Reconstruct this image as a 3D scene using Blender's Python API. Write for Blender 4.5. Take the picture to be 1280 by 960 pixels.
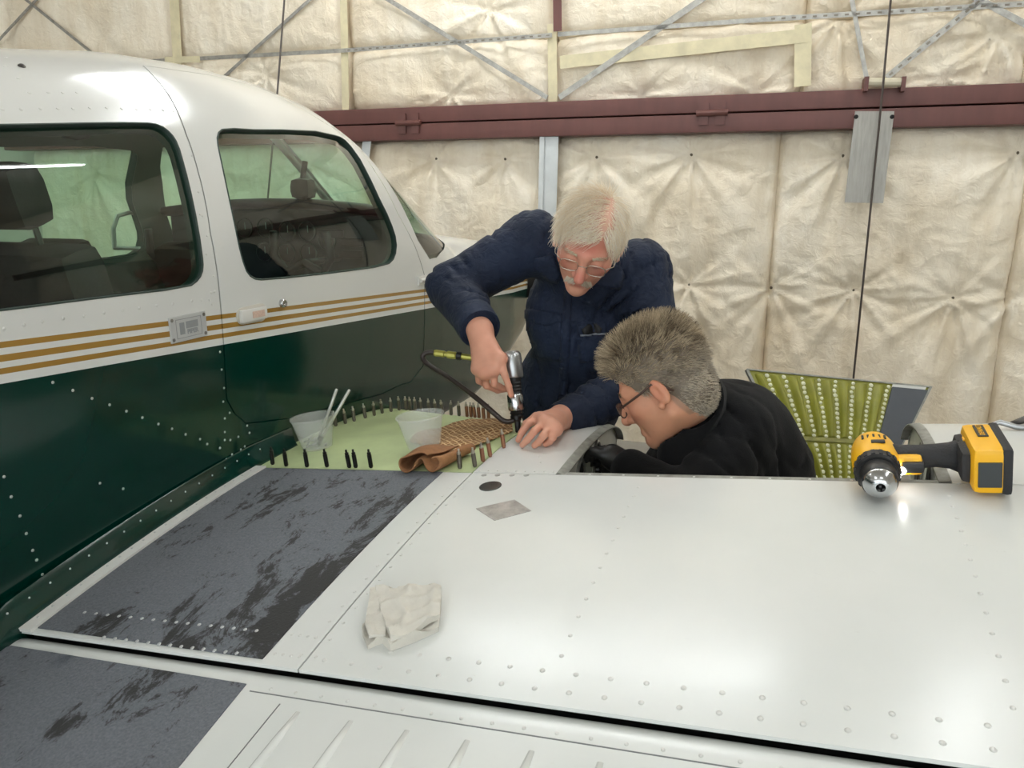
import bpy, bmesh, math, random
import numpy as np
from mathutils import Vector, Matrix
from mathutils.geometry import delaunay_2d_cdt
from mathutils.bvhtree import BVHTree

random.seed(7)
RNG = np.random.default_rng(11)
for _o in list(bpy.data.objects):
    bpy.data.objects.remove(_o)
SC = bpy.context.scene
COL = SC.collection

# ------------------------------------------------------------------ camera
F_PX, YAW, PITCH, EYE = 953.0, 21.0, 13.6, 1.5
_y, _p = math.radians(YAW), math.radians(PITCH)
FW = np.array([-math.sin(_y) * math.cos(_p), math.cos(_y) * math.cos(_p), -math.sin(_p)])
RT = np.array([math.cos(_y), math.sin(_y), 0.0])
UP = np.cross(RT, FW)
CAM = np.array([0.0, 0.0, EYE])
cam_data = bpy.data.cameras.new('camera')
cam_data.sensor_width = 36.0
cam_data.lens = F_PX / 1280.0 * 36.0
cam_data.clip_start = 0.05
cam = bpy.data.objects.new('camera', cam_data)
COL.objects.link(cam)
cam.matrix_world = Matrix(((RT[0], UP[0], -FW[0], CAM[0]), (RT[1], UP[1], -FW[1], CAM[1]),
                           (RT[2], UP[2], -FW[2], CAM[2]), (0, 0, 0, 1)))
SC.camera = cam

# ------------------------------------------------------------------ world, exposure
wd = bpy.data.worlds.new('World')
SC.world = wd
wd.use_nodes = True
_bg = wd.node_tree.nodes['Background']
_bg.inputs[0].default_value = (0.90, 0.97, 1.0, 1)
_bg.inputs[1].default_value = 2.7
SC.view_settings.view_transform = 'Standard'
SC.view_settings.look = 'None'
SC.view_settings.exposure = 0.06
SC.view_settings.gamma = 1.0
SC.view_settings.use_curve_mapping = False
LAMP_STRENGTH = 56.0
LAMP_COLOR = (0.95, 0.985, 1.0)


# ------------------------------------------------------------------ pixel helpers (1280 x 960 photograph)
def ray(px, py):
    return RT * ((px - 640.0) / F_PX) - UP * ((py - 480.0) / F_PX) + FW


def P(px, py, d):
    return CAM + ray(px, py) * d


def march(px, py, g, t0=0.3, t1=6.0, n=3000):
    d = ray(px, py)
    ts = np.linspace(t0, t1, n)
    pts = CAM + ts[:, None] * d
    v = g(pts)
    i = int(np.argmax(v < 0))
    if i == 0:
        raise ValueError('ray misses %s %s' % (px, py))
    t = ts[i - 1] + (ts[i] - ts[i - 1]) * v[i - 1] / (v[i - 1] - v[i])
    return CAM + t * d


# ------------------------------------------------------------------ materials
def lin(r, g=None, b=None):
    if g is None:
        r, g, b = r
    out = []
    for c in (r, g, b):
        c = c / 255.0
        out.append(c / 12.92 if c <= 0.04045 else ((c + 0.055) / 1.055) ** 2.4)
    return (*out, 1.0)


class NT:
    def __init__(self, name):
        self.m = bpy.data.materials.new(name)
        self.m.use_nodes = True
        self.t = self.m.node_tree
        self.b = self.t.nodes['Principled BSDF']
        self.out = self.t.nodes['Material Output']

    def n(self, typ, **kw):
        nd = self.t.nodes.new(typ)
        for k, v in kw.items():
            if k.startswith('i_'):
                key = k[2:]
                key = int(key) if key.isdigit() else key
                nd.inputs[key].default_value = v
            else:
                setattr(nd, k, v)
        return nd

    def l(self, a, b):
        self.t.links.new(a, b)

    def ramp(self, fac, stops, interp='LINEAR'):
        r = self.n('ShaderNodeValToRGB')
        r.color_ramp.interpolation = interp
        els = r.color_ramp.elements
        while len(els) < len(stops):
            els.new(0.5)
        for e, (p, c) in zip(els, stops):
            e.position = p
            e.color = c if len(c) == 4 else (*c, 1)
        self.l(fac, r.inputs[0])
        return r

    def noise(self, scale, detail=4, rough=0.55, coord='Object', stretch=None, dist=0.0):
        tc = self.n('ShaderNodeTexCoord')
        src = tc.outputs[coord]
        if stretch:
            mp = self.n('ShaderNodeMapping')
            mp.inputs['Scale'].default_value = stretch
            self.l(src, mp.inputs[0])
            src = mp.outputs[0]
        nz = self.n('ShaderNodeTexNoise')
        nz.inputs['Scale'].default_value = scale
        nz.inputs['Detail'].default_value = detail
        nz.inputs['Roughness'].default_value = rough
        nz.inputs['Distortion'].default_value = dist
        self.l(src, nz.inputs['Vector'])
        return nz

    def bump(self, h, strength=0.3, dist=0.01, prev=None):
        b = self.n('ShaderNodeBump')
        b.inputs['Strength'].default_value = strength
        b.inputs['Distance'].default_value = dist
        self.l(h, b.inputs['Height'])
        if prev:
            self.l(prev.outputs[0], b.inputs['Normal'])
        self.l(b.outputs[0], self.b.inputs['Normal'])
        return b


MATS = {}


def mat(name, rgb, rough=0.5, metal=0.0, spec=0.5, coat=0.0, var=0.0, vscale=8.0, bump=0.0, bscale=60.0, bdist=0.004,
        stretch=None, bstretch=None, emit=None, estr=0.0, sheen=0.0):
    if name in MATS:
        return MATS[name]
    t = NT(name)
    c = lin(rgb)
    t.b.inputs['Base Color'].default_value = c
    t.b.inputs['Roughness'].default_value = rough
    t.b.inputs['Metallic'].default_value = metal
    t.b.inputs['Specular IOR Level'].default_value = spec
    t.b.inputs['Coat Weight'].default_value = coat
    t.b.inputs['Sheen Weight'].default_value = sheen
    if var > 0:
        nz = t.noise(vscale, 5, 0.6, stretch=stretch)
        lo = tuple(x * (1 - var) for x in c[:3])
        hi = tuple(min(1, x * (1 + var)) for x in c[:3])
        r = t.ramp(nz.outputs[0], [(0.3, lo), (0.7, hi)])
        t.l(r.outputs[0], t.b.inputs['Base Color'])
    if bump > 0:
        nz = t.noise(bscale, 4, 0.6, stretch=bstretch)
        t.bump(nz.outputs[0], bump, bdist)
    if emit:
        t.b.inputs['Emission Color'].default_value = (*emit, 1)
        t.b.inputs['Emission Strength'].default_value = estr
    MATS[name] = t.m
    return t.m


def m_glass(name, tint, gloss=0.02):
    t = NT(name)
    t.t.nodes.remove(t.b)
    tr = t.n('ShaderNodeBsdfTransparent')
    tr.inputs[0].default_value = (*tint, 1)
    gl = t.n('ShaderNodeBsdfGlossy')
    gl.inputs['Roughness'].default_value = gloss
    gl.inputs['Color'].default_value = (1, 1, 1, 1)
    lw = t.n('ShaderNodeLayerWeight')
    lw.inputs['Blend'].default_value = 0.5
    pw_ = t.n('ShaderNodeMath', operation='POWER')
    pw_.inputs[1].default_value = 4.0
    t.l(lw.outputs['Facing'], pw_.inputs[0])
    fr = t.n('ShaderNodeMath', operation='MULTIPLY_ADD')
    fr.inputs[1].default_value = 0.93
    fr.inputs[2].default_value = 0.05
    t.l(pw_.outputs[0], fr.inputs[0])
    mx = t.n('ShaderNodeMixShader')
    t.l(fr.outputs[0], mx.inputs[0])
    t.l(tr.outputs[0], mx.inputs[1])
    t.l(gl.outputs[0], mx.inputs[2])
    t.l(mx.outputs[0], t.out.inputs[0])
    MATS[name] = t.m
    return t.m


# ------------------------------------------------------------------ object helpers
def tag(o, label=None, cat=None, group=None, kind=None):
    if label:
        o['label'] = label
    if cat:
        o['category'] = cat
    if group:
        o['group'] = group
    if kind:
        o['kind'] = kind
    return o


def empty(name, loc=(0, 0, 0), rot=(0, 0, 0), parent=None):
    o = bpy.data.objects.new(name, None)
    o.empty_display_size = 0.05
    COL.objects.link(o)
    o.location = Vector(loc)
    o.rotation_euler = rot
    if parent:
        o.parent = parent
    return o


def mk(name, verts, faces, m, parent=None, smooth=True, world=True, mids=None, autosmooth=None):
    """one mesh object; verts are world coordinates (parents sit at a pure translation/rotation)"""
    me = bpy.data.meshes.new(name)
    if isinstance(verts, np.ndarray):
        verts = verts.tolist()
    if isinstance(faces, np.ndarray):
        faces = faces.tolist()
    me.from_pydata(verts, [], faces)
    ms = m if isinstance(m, (list, tuple)) else [m]
    for q in ms:
        me.materials.append(q)
    if mids is not None:
        me.polygons.foreach_set('material_index', np.asarray(mids, dtype=np.int32))
    me.polygons.foreach_set('use_smooth', [smooth] * len(me.polygons))
    me.update()
    if autosmooth is not None:
        me.set_sharp_from_angle(angle=math.radians(autosmooth))
    o = bpy.data.objects.new(name, me)
    COL.objects.link(o)
    if parent is not None:
        o.parent = parent
        if world:
            bpy.context.view_layer.update()
            o.matrix_parent_inverse = parent.matrix_world.inverted()
    return o


class MB:
    """collects shapes into one mesh"""

    def __init__(self):
        self.v, self.f, self.mi = [], [], []

    def add(self, vs, fs, mi=0):
        k = len(self.v)
        self.v += [tuple(map(float, p)) for p in vs]
        self.f += [tuple(int(i) + k for i in f) for f in fs]
        self.mi += [mi] * len(fs)
        return self

    def box(self, c, size, R=None, mi=0, bev=0.0):
        sx, sy, sz = [s / 2 for s in size]
        if bev <= 0:
            vs = [(x, y, z) for x in (-sx, sx) for y in (-sy, sy) for z in (-sz, sz)]
            fs = [(0, 1, 3, 2), (4, 6, 7, 5), (0, 4, 5, 1), (2, 3, 7, 6), (0, 2, 6, 4), (1, 5, 7, 3)]
        else:
            bm = bmesh.new()
            bmesh.ops.create_cube(bm, size=1)
            for v in bm.verts:
                v.co = Vector((v.co.x * size[0], v.co.y * size[1], v.co.z * size[2]))
            bmesh.ops.bevel(bm, geom=bm.edges[:], offset=min(bev, min(size) * 0.49), segments=2, profile=0.6, affect='EDGES')
            bm.verts.index_update()
            vs = [tuple(v.co) for v in bm.verts]
            fs = [[v.index for v in f.verts] for f in bm.faces]
            bm.free()
        vs = np.array(vs)
        if R is not None:
            vs = vs @ np.asarray(R).T
        return self.add(vs + np.asarray(c), fs, mi)

    def tube(self, pts, r, n=8, mi=0, cap=True, flat=None):
        pts = [np.asarray(p, float) for p in pts]
        rs = r if isinstance(r, (list, tuple, np.ndarray)) else [r] * len(pts)
        T = []
        for i in range(len(pts)):
            a = pts[max(0, i - 1)]
            b = pts[min(len(pts) - 1, i + 1)]
            t = b - a
            T.append(t / (np.linalg.norm(t) + 1e-12))
        u = np.cross(T[0], (0, 0, 1.0))
        if np.linalg.norm(u) < 1e-3:
            u = np.cross(T[0], (1.0, 0, 0))
        u /= np.linalg.norm(u)
        vs, fs = [], []
        for i, (p, t, rr) in enumerate(zip(pts, T, rs)):
            u = u - t * (u @ t)
            u /= np.linalg.norm(u)
            w = np.cross(t, u)
            for k in range(n):
                a = 2 * math.pi * k / n
                vs.append(p + (u * math.cos(a) + w * math.sin(a) * (flat or 1.0)) * rr)
        for i in range(len(pts) - 1):
            for k in range(n):
                fs.append((i * n + k, i * n + (k + 1) % n, (i + 1) * n + (k + 1) % n, (i + 1) * n + k))
        if cap:
            fs.append(tuple(range(n))[::-1])
            fs.append(tuple((len(pts) - 1) * n + k for k in range(n)))
        return self.add(vs, fs, mi)

    def lathe(self, prof, n=24, c=(0, 0, 0), R=None, mi=0, arc=None):
        """prof: list of (radius, z) from bottom to top about local z"""
        vs, fs = [], []
        for r, z in prof:
            for k in range(n):
                a = 2 * math.pi * k / n
                vs.append((max(r, 1e-5) * math.cos(a), max(r, 1e-5) * math.sin(a), z))
        for i in range(len(prof) - 1):
            for k in range(n):
                fs.append((i * n + k, i * n + (k + 1) % n, (i + 1) * n + (k + 1) % n, (i + 1) * n + k))
        vs = np.array(vs)
        if R is not None:
            vs = vs @ np.asarray(R).T
        return self.add(vs + np.asarray(c), fs, mi)

    def prism(self, poly, h0, h1, c=(0, 0, 0), R=None, mi=0):
        """poly in local xy, extruded along local z"""
        n = len(poly)
        vs = [(x, y, h0) for x, y in poly] + [(x, y, h1) for x, y in poly]
        fs = [tuple(range(n))[::-1], tuple(range(n, 2 * n))] + [(i, (i + 1) % n, n + (i + 1) % n, n + i) for i in range(n)]
        vs = np.array(vs)
        if R is not None:
            vs = vs @ np.asarray(R).T
        return self.add(vs + np.asarray(c), fs, mi)

    def build(self, name, m, parent=None, smooth=False, autosmooth=None):
        return mk(name, self.v, self.f, m, parent, smooth or autosmooth is not None, True, self.mi, autosmooth)


def frame(z, x=None):
    """rotation matrix whose columns are local x, y, z axes in the world"""
    z = np.asarray(z, float)
    z = z / np.linalg.norm(z)
    x = np.array((1.0, 0, 0)) if x is None else np.asarray(x, float)
    x = x - z * (x @ z)
    if np.linalg.norm(x) < 1e-4:
        x = np.cross((0, 1.0, 0), z)
    x = x / np.linalg.norm(x)
    return np.stack([x, np.cross(z, x), z], 1)


def inpoly(poly, pts):
    poly = np.asarray(poly)
    x, y = pts[:, 0], pts[:, 1]
    ins = np.zeros(len(pts), bool)
    j = len(poly) - 1
    for i in range(len(poly)):
        xi, yi = poly[i]
        xj, yj = poly[j]
        c = ((yi > y) != (yj > y)) & (x < (xj - xi) * (y - yi) / (yj - yi + 1e-15) + xi)
        ins ^= c
        j = i
    return ins


def resample(loop, step):
    out = []
    n = len(loop)
    for i in range(n):
        a, b = np.asarray(loop[i], float), np.asarray(loop[(i + 1) % n], float)
        k = max(1, int(np.linalg.norm(b - a) / step))
        for q in range(k):
            out.append(a + (b - a) * q / k)
    return np.array(out)


def smooth_loop(loop, it=2):
    """Chaikin corner cutting"""
    L = np.asarray(loop, float)
    for _ in range(it):
        nx = np.roll(L, -1, 0)
        L = np.stack([L * 0.75 + nx * 0.25, L * 0.25 + nx * 0.75], 1).reshape(-1, 2)
    return L


def shrink(loop, d):
    """move every vertex of a loop inwards by d"""
    L = np.asarray(loop, float)
    a, b = np.roll(L, 1, 0), np.roll(L, -1, 0)
    t = b - a
    t /= np.linalg.norm(t, axis=1)[:, None] + 1e-12
    nrm = np.stack([-t[:, 1], t[:, 0]], 1)
    area = 0.5 * np.sum(L[:, 0] * b[:, 1] - b[:, 0] * L[:, 1])
    return L + nrm * d * (1 if area > 0 else -1)


def cdt_fill(outline, holes=(), sx=0.03, sy=0.03, xs=None, ysv=None):
    """triangulated polygon with holes and interior grid points; returns 2D verts and triangles and loop indices"""
    outline = np.asarray(outline, float)
    lo, hi = outline.min(0), outline.max(0)
    gx = np.arange(lo[0] + sx / 2, hi[0], sx) if xs is None else np.asarray(xs)
    gy = np.arange(lo[1] + sy / 2, hi[1], sy) if ysv is None else np.asarray(ysv)
    G = np.stack(np.meshgrid(gx, gy, indexing='ij'), -1).reshape(-1, 2)
    keep = inpoly(outline, G)
    for h in holes:
        keep &= ~inpoly(h, G)
    loops = [outline] + [np.asarray(h, float) for h in holes]
    segs = np.concatenate([np.stack([l, np.roll(l, -1, 0)], 1) for l in loops])
    G = G[keep]
    if len(G):
        mn = np.full(len(G), 9.0)
        sc = np.array([1 / sx, 1 / sy])
        for a, b in segs:
            A, B = a * sc, b * sc
            ab = B - A
            t = np.clip(((G * sc - A) @ ab) / (ab @ ab + 1e-15), 0, 1)
            mn = np.minimum(mn, np.linalg.norm(G * sc - A - t[:, None] * ab, axis=1))
        G = G[mn > 0.4]
    verts, edges = [], []
    for l in loops:
        k = len(verts)
        verts += [Vector(p) for p in l]
        edges += [(k + i, k + (i + 1) % len(l)) for i in range(len(l))]
    verts += [Vector(p) for p in G]
    ov, oe, of, _, _, _ = delaunay_2d_cdt(verts, edges, [], 0, 1e-7)
    V = np.array([tuple(v) for v in ov])
    T = np.array([f for f in of if len(f) == 3])
    c = V[T].mean(1)
    keep = inpoly(outline, c)
    for h in holes:
        keep &= ~inpoly(h, c)
    return V, T[keep]


def slab(name, outline, holes, fn, fn2, m, parent, sx=0.03, sy=0.03, smooth=True, closed=True, flip=False):
    """polygon in parameter space mapped to a top sheet fn and, if closed, a bottom sheet fn2 with rims"""
    V, T = cdt_fill(outline, holes, sx, sy)
    top = fn(V)
    if flip:
        T = T[:, ::-1]
    if not closed:
        return mk(name, top, T, m, parent, smooth)
    bot = fn2(V)
    n = len(V)
    E = {}
    for t in T:
        for a, b in ((t[0], t[1]), (t[1], t[2]), (t[2], t[0])):
            if (b, a) in E:
                del E[(b, a)]
            else:
                E[(a, b)] = 1
    k = 2 * n
    extra, faces = [], [tuple(t) for t in T] + [tuple(x + n for x in t[::-1]) for t in T]
    for a, b in E:      # rim with its own vertices, so the edge stays crisp
        extra += [top[a], top[b], bot[b], bot[a]]
        faces.append((k, k + 3, k + 2, k + 1))
        k += 4
    return mk(name, np.concatenate([top, bot, np.array(extra)]), faces, m, parent, smooth)


# value noise in numpy -------------------------------------------------------
def _hash(ix, iy, iz, seed):
    h = (ix * 374761393 + iy * 668265263 + iz * 2147483647 + seed * 1274126177) & 0x7fffffff
    h = ((h ^ (h >> 13)) * 1274126177) & 0x7fffffff
    return ((h ^ (h >> 16)) & 0xffff) / 65535.0


def vnoise(p, seed=0):
    p = np.asarray(p, float)
    i = np.floor(p).astype(np.int64)
    f = p - i
    f = f * f * (3 - 2 * f)
    out = 0
    for dx in (0, 1):
        wx = f[..., 0] if dx else 1 - f[..., 0]
        for dy in (0, 1):
            wy = f[..., 1] if dy else 1 - f[..., 1]
            for dz in (0, 1):
                wz = f[..., 2] if dz else 1 - f[..., 2]
                out = out + wx * wy * wz * _hash(i[..., 0] + dx, i[..., 1] + dy, i[..., 2] + dz, seed)
    return out


def fbm(p, oct=3, seed=0):
    s, a, t = 0, 0.5, 0
    p = np.asarray(p, float)
    for o in range(oct):
        s = s + a * vnoise(p * 2 ** o, seed + o * 17)
        t += a
        a *= 0.5
    return s / t


# signed-distance modelling --------------------------------------------------
def v3(*a):
    return np.array(a, float)


def cone(a, b, ra, rb):
    a, b = np.asarray(a, float), np.asarray(b, float)
    ab = b - a
    L = ab @ ab + 1e-12

    def f(p):
        t = np.clip(((p - a) @ ab) / L, 0, 1)
        return np.linalg.norm(p - a - t[:, None] * ab, axis=1) - (ra + (rb - ra) * t)
    return f


def ball(c, r):
    c = np.asarray(c, float)
    return lambda p: np.linalg.norm(p - c, axis=1) - r


def ell(c, r, R=None):
    c, r = np.asarray(c, float), np.asarray(r, float)

    def f(p):
        q = p - c
        if R is not None:
            q = q @ R
        k0 = np.linalg.norm(q / r, axis=1)
        k1 = np.linalg.norm(q / (r * r), axis=1) + 1e-9
        return k0 * (k0 - 1) / k1
    return f


def rbox(c, h, r, R=None):
    c, h = np.asarray(c, float), np.asarray(h, float)

    def f(p):
        q = p - c
        if R is not None:
            q = q @ R
        q = np.abs(q) - (h - r)
        return np.linalg.norm(np.maximum(q, 0), axis=1) + np.minimum(q.max(1), 0) - r
    return f


def smin(a, b, k):
    h = np.maximum(k - np.abs(a - b), 0) / k
    return np.minimum(a, b) - h * h * k * 0.25


def sunion(items, k=0.02):
    """items: sdf or (sdf, k); a negative-signed cut is ('-', sdf, k)"""
    def f(p):
        d = None
        for it in items:
            if isinstance(it, tuple) and it[0] == '-':
                d = -smin(-d, it[1](p), it[2])
            elif isinstance(it, tuple):
                d = smin(d, it[0](p), it[1])
            else:
                x = it(p)
                d = x if d is None else smin(d, x, k)
        return d
    return f


def nets(sdf, lo, hi, h, B=8):
    """naive surface nets on a block-sparse grid"""
    lo, hi = np.asarray(lo, float), np.asarray(hi, float)
    nb = np.ceil((hi - lo) / (h * B)).astype(int)
    N = nb * B + 1
    bc = np.stack(np.meshgrid(*[np.arange(k) for k in nb], indexing='ij'), -1).reshape(-1, 3)
    cen = lo + (bc + 0.5) * B * h
    dc = sdf(cen)
    act = np.abs(dc) < B * h * 0.866 * 1.5 + 0.006
    D = np.ones(N, np.float32)
    for b in bc[(dc < 0) & ~act]:
        D[b[0] * B:b[0] * B + B + 1, b[1] * B:b[1] * B + B + 1, b[2] * B:b[2] * B + B + 1] = -1
    off = np.stack(np.meshgrid(*[np.arange(B + 1)] * 3, indexing='ij'), -1).reshape(-1, 3)
    ab = bc[act]
    for s in range(0, len(ab), 400):
        bl = ab[s:s + 400]
        idx = (bl[:, None, :] * B + off[None]).reshape(-1, 3)
        D[idx[:, 0], idx[:, 1], idx[:, 2]] = sdf(lo + idx * h)
    S = D < 0
    cnt = np.zeros(N - 1, np.int8)
    for a in (0, 1):
        for b in (0, 1):
            for c in (0, 1):
                cnt += S[a:N[0] - 1 + a, b:N[1] - 1 + b, c:N[2] - 1 + c]
    cells = np.argwhere((cnt > 0) & (cnt < 8))
    vid = -np.ones(N - 1, np.int64)
    vid[cells[:, 0], cells[:, 1], cells[:, 2]] = np.arange(len(cells))
    acc = np.zeros((len(cells), 3))
    num = np.zeros(len(cells))
    cor = [(a, b, c) for a in (0, 1) for b in (0, 1) for c in (0, 1)]
    for i, p in enumerate(cor):
        for q in cor[i + 1:]:
            if sum(abs(p[k] - q[k]) for k in range(3)) != 1:
                continue
            d0 = D[cells[:, 0] + p[0], cells[:, 1] + p[1], cells[:, 2] + p[2]]
            d1 = D[cells[:, 0] + q[0], cells[:, 1] + q[1], cells[:, 2] + q[2]]
            m = (d0 < 0) != (d1 < 0)
            t = np.where(m, d0 / np.where(m, d0 - d1, 1), 0)
            acc += np.where(m[:, None], np.array(p) + t[:, None] * (np.array(q) - np.array(p)), 0)
            num += m
    V = lo + (cells + acc / num[:, None]) * h
    quads = []
    for ax in range(3):
        o1, o2 = [k for k in range(3) if k != ax]
        sl0 = [slice(None)] * 3
        sl1 = [slice(None)] * 3
        sl0[ax] = slice(0, -1)
        sl1[ax] = slice(1, None)
        s0, s1 = S[tuple(sl0)], S[tuple(sl1)]
        e = np.argwhere(s0 != s1)
        e = e[(e[:, o1] > 0) & (e[:, o2] > 0) & (e[:, o1] < N[o1] - 1) & (e[:, o2] < N[o2] - 1)]
        inside = s0[e[:, 0], e[:, 1], e[:, 2]]
        q = []
        for d1, d2 in ((-1, -1), (0, -1), (0, 0), (-1, 0)):
            c = e.copy()
            c[:, o1] += d1
            c[:, o2] += d2
            q.append(vid[c[:, 0], c[:, 1], c[:, 2]])
        q = np.stack(q, 1)
        fl = inside if ax != 1 else ~inside
        q[~fl] = q[~fl][:, ::-1]
        quads.append(q)
    Q = np.concatenate(quads)
    Q = Q[(Q >= 0).all(1)]
    return V, Q


def paint(o, col):
    """per-vertex colour attribute 'tint' (linear rgb array)"""
    a = o.data.color_attributes.new('tint', 'FLOAT_COLOR', 'POINT')
    c = np.ones((len(o.data.vertices), 4), np.float32)
    c[:, :3] = col
    a.data.foreach_set('color', c.ravel())

# ================================================================== the hangar
WA = math.radians(3.0)
WO = np.array([-0.9, 4.6, 0.0])
WU = np.array([math.cos(WA), math.sin(WA), 0.0])
WN = np.array([math.sin(WA), -math.cos(WA), 0.0])     # towards the room
WZ = np.array([0.0, 0.0, 1.0])


def onwall(px, py, out=0.0):
    r = ray(px, py)
    t = ((WO + WN * out - CAM) @ WN) / (r @ WN)
    q = CAM + t * r
    return np.array([(q - WO) @ WU, q[2]])


def wpt(u, v, out=0.0):
    return WO + WU * u + WZ * v + WN * out


CEIL = 4.3
m_floor = mat('concrete_floor', (150, 146, 138), 0.55, var=0.15, vscale=3, bump=0.1, bscale=20)
m_sheet = mat('painted_sheet', (198, 192, 180), 0.6, var=0.06, vscale=1.5)
floor = MB().box((0, -1.0, -0.05), (14, 13, 0.1)).build('floor', m_floor)
tag(floor, 'grey concrete hangar floor under the aircraft', 'floor', kind='structure')
ceil = MB().box((0, -1.0, CEIL + 0.05), (14, 13, 0.1)).build('ceiling', m_sheet)
tag(ceil, 'pale hangar ceiling above the lamps', 'ceiling', kind='structure')
for nm, cx, lb in (('wall_left', -6.6, 'pale hangar side wall beyond the aircraft'), ('wall_right', 6.0, 'pale hangar side wall off to the right')):
    w = MB().box((cx, -1.0, CEIL / 2), (0.1, 13, CEIL)).build(nm, m_sheet)
    tag(w, lb, 'wall', kind='structure')
_R = np.stack([WU, -WN, WZ], 1)
wall = MB().box(wpt(0.3, CEIL / 2, -0.20), (12.8, 0.06, CEIL), _R).build('wall_back', m_sheet)
tag(wall, 'bifold hangar door padded with quilted cream insulation behind the two men', 'wall', kind='structure')

# --- insulation material
t = NT('insulation_vinyl')
n1 = t.noise(1.6, 6, 0.62)
n2 = t.noise(7.0, 5, 0.65, stretch=(1.0, 1.0, 0.16))
c1 = t.ramp(n1.outputs[0], [(0.3, lin(228, 213, 188)), (0.55, lin(242, 231, 211)), (0.75, lin(249, 241, 226))])
c2 = t.ramp(n2.outputs[0], [(0.32, (0.78, 0.72, 0.62, 1)), (0.58, (1, 1, 1, 1))])
mx = t.n('ShaderNodeMixRGB', blend_type='MULTIPLY', i_0=0.55)
t.l(c1.outputs[0], mx.inputs[1])
t.l(c2.outputs[0], mx.inputs[2])
t.l(mx.outputs[0], t.b.inputs['Base Color'])
t.b.inputs['Roughness'].default_value = 0.42
t.b.inputs['Specular IOR Level'].default_value = 0.35
n3 = t.noise(16, 4, 0.6, dist=1.2)
n4 = t.noise(75, 3, 0.6)
b1 = t.bump(n3.outputs[0], 0.5, 0.02)
t.bump(n4.outputs[0], 0.35, 0.006, b1)
M_INS = t.m

v_beam_top = onwall(860, 122)[1]
v_beam_bot = onwall(860, 167)[1]
v_beam_mid = onwall(860, 144)[1]
PINS = [onwall(*q) for q in ((540, 198), (627, 198), (744, 196), (863, 193), (1055, 194), (1278, 190), (860, 357), (1068, 364), (1194, 374),
                             (964, 362), (752, 360), (640, 360), (520, 362), (380, 205), (240, 210), (110, 214), (300, 365), (120, 370),
                             (1280, 372), (-60, 215), (-250, 215), (1400, 186))]
PINS_UP = [onwall(*q) for q in ((560, 118), (800, 118), (945, 112), (330, 92), (1180, 96), (120, 40), (610, 10), (1050, 20), (1250, 40))]
NF = [(int(RNG.integers(5, 9)), RNG.uniform(0, 6.28), RNG.uniform(0, 6.28)) for _ in range(60)]


def quilt(u, v, pins, seams, base):
    """relief of the quilted blanket: pillows between seams, dimples and radial folds at pins, crumples"""
    h = np.full_like(u, base)
    S = sorted(seams)
    ds = np.min([np.abs(u - s) for s in S], 0)
    h += 0.05 * (1 - np.exp(-(ds / 0.09) ** 1.3))
    for (pu, pv), (k, p1, p2) in zip(pins, NF):
        du, dv = u - pu, v - pv
        r = np.sqrt(du ** 2 + dv ** 2) + 1e-6
        th = np.arctan2(dv, du)
        down = 0.5 + 0.5 * np.clip(-dv / r, -1, 1)
        fold = np.cos(k * th + p1 + 0.9 * np.sin(2 * th + p2) + 1.5 * r)
        fold = np.sign(fold) * np.abs(fold) ** 0.75 + 0.5 * np.cos((2 * k + 3) * th + p2)
        h -= 0.05 * np.exp(-(r / 0.10) ** 1.1)
        h += 0.021 * fold * (0.25 + 0.75 * down) * np.exp(-r / 0.42) * (1 - np.exp(-(r / 0.03) ** 2))
    q = np.stack([u * 2.3, v * 1.6, u * 0], -1)
    h += 0.035 * (fbm(q, 3, 5) - 0.5)
    w = fbm(np.stack([u * 5 + 3, v * 5, u * 0 + 3], -1), 2, 9) * 6
    rid = np.abs(np.sin(u * 9 + v * 14 + w * 2.0))
    h += 0.010 * (1 - rid) ** 2 * fbm(np.stack([u * 3, v * 3, u * 0 + 7], -1), 2, 31)
    rid2 = 0.4 + 0.6 * np.abs(np.sin(-u * 17 + v * 6 + w * 3.0))
    h += 0.006 * (1 - rid2) ** 2
    h += 0.008 * (fbm(np.stack([u * 16, v * 11, u * 0 + 1], -1), 3, 77) - 0.5)
    return h


def blanket(u0, u1, v0, v1, pins, seams, base, step=0.0135, tuck_top=True):
    nu, nv = max(3, int((u1 - u0) / step)), max(3, int((v1 - v0) / step))
    uu, vv = np.meshgrid(np.linspace(u0, u1, nu), np.linspace(v0, v1, nv), indexing='ij')
    h = quilt(uu, vv, pins, seams, base)
    e = np.minimum(uu - u0, u1 - uu)
    h -= 0.05 * np.exp(-(e / 0.012))
    tv = np.exp(-((v1 - vv) / 0.03)) if tuck_top else 0
    tb_ = np.exp(-((vv - v0) / 0.03)) if v0 > 0.1 else 0
    h -= 0.05 * tv + 0.05 * tb_
    jit = 0.012 * (fbm(np.stack([uu * 9, uu * 0, uu * 0], -1), 2, 3) - 0.5)
    vv2 = vv + jit * np.exp(-np.minimum(v1 - vv, vv - v0) / 0.05)
    p = WO + uu[..., None] * WU + vv2[..., None] * WZ + h[..., None] * WN
    idx = np.arange(nu * nv).reshape(nu, nv)
    f = np.stack([idx[:-1, :-1], idx[1:, :-1], idx[1:, 1:], idx[:-1, 1:]], -1).reshape(-1, 4)
    return mk('insulation_blanket', p.reshape(-1, 3), f, M_INS, wall)


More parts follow.
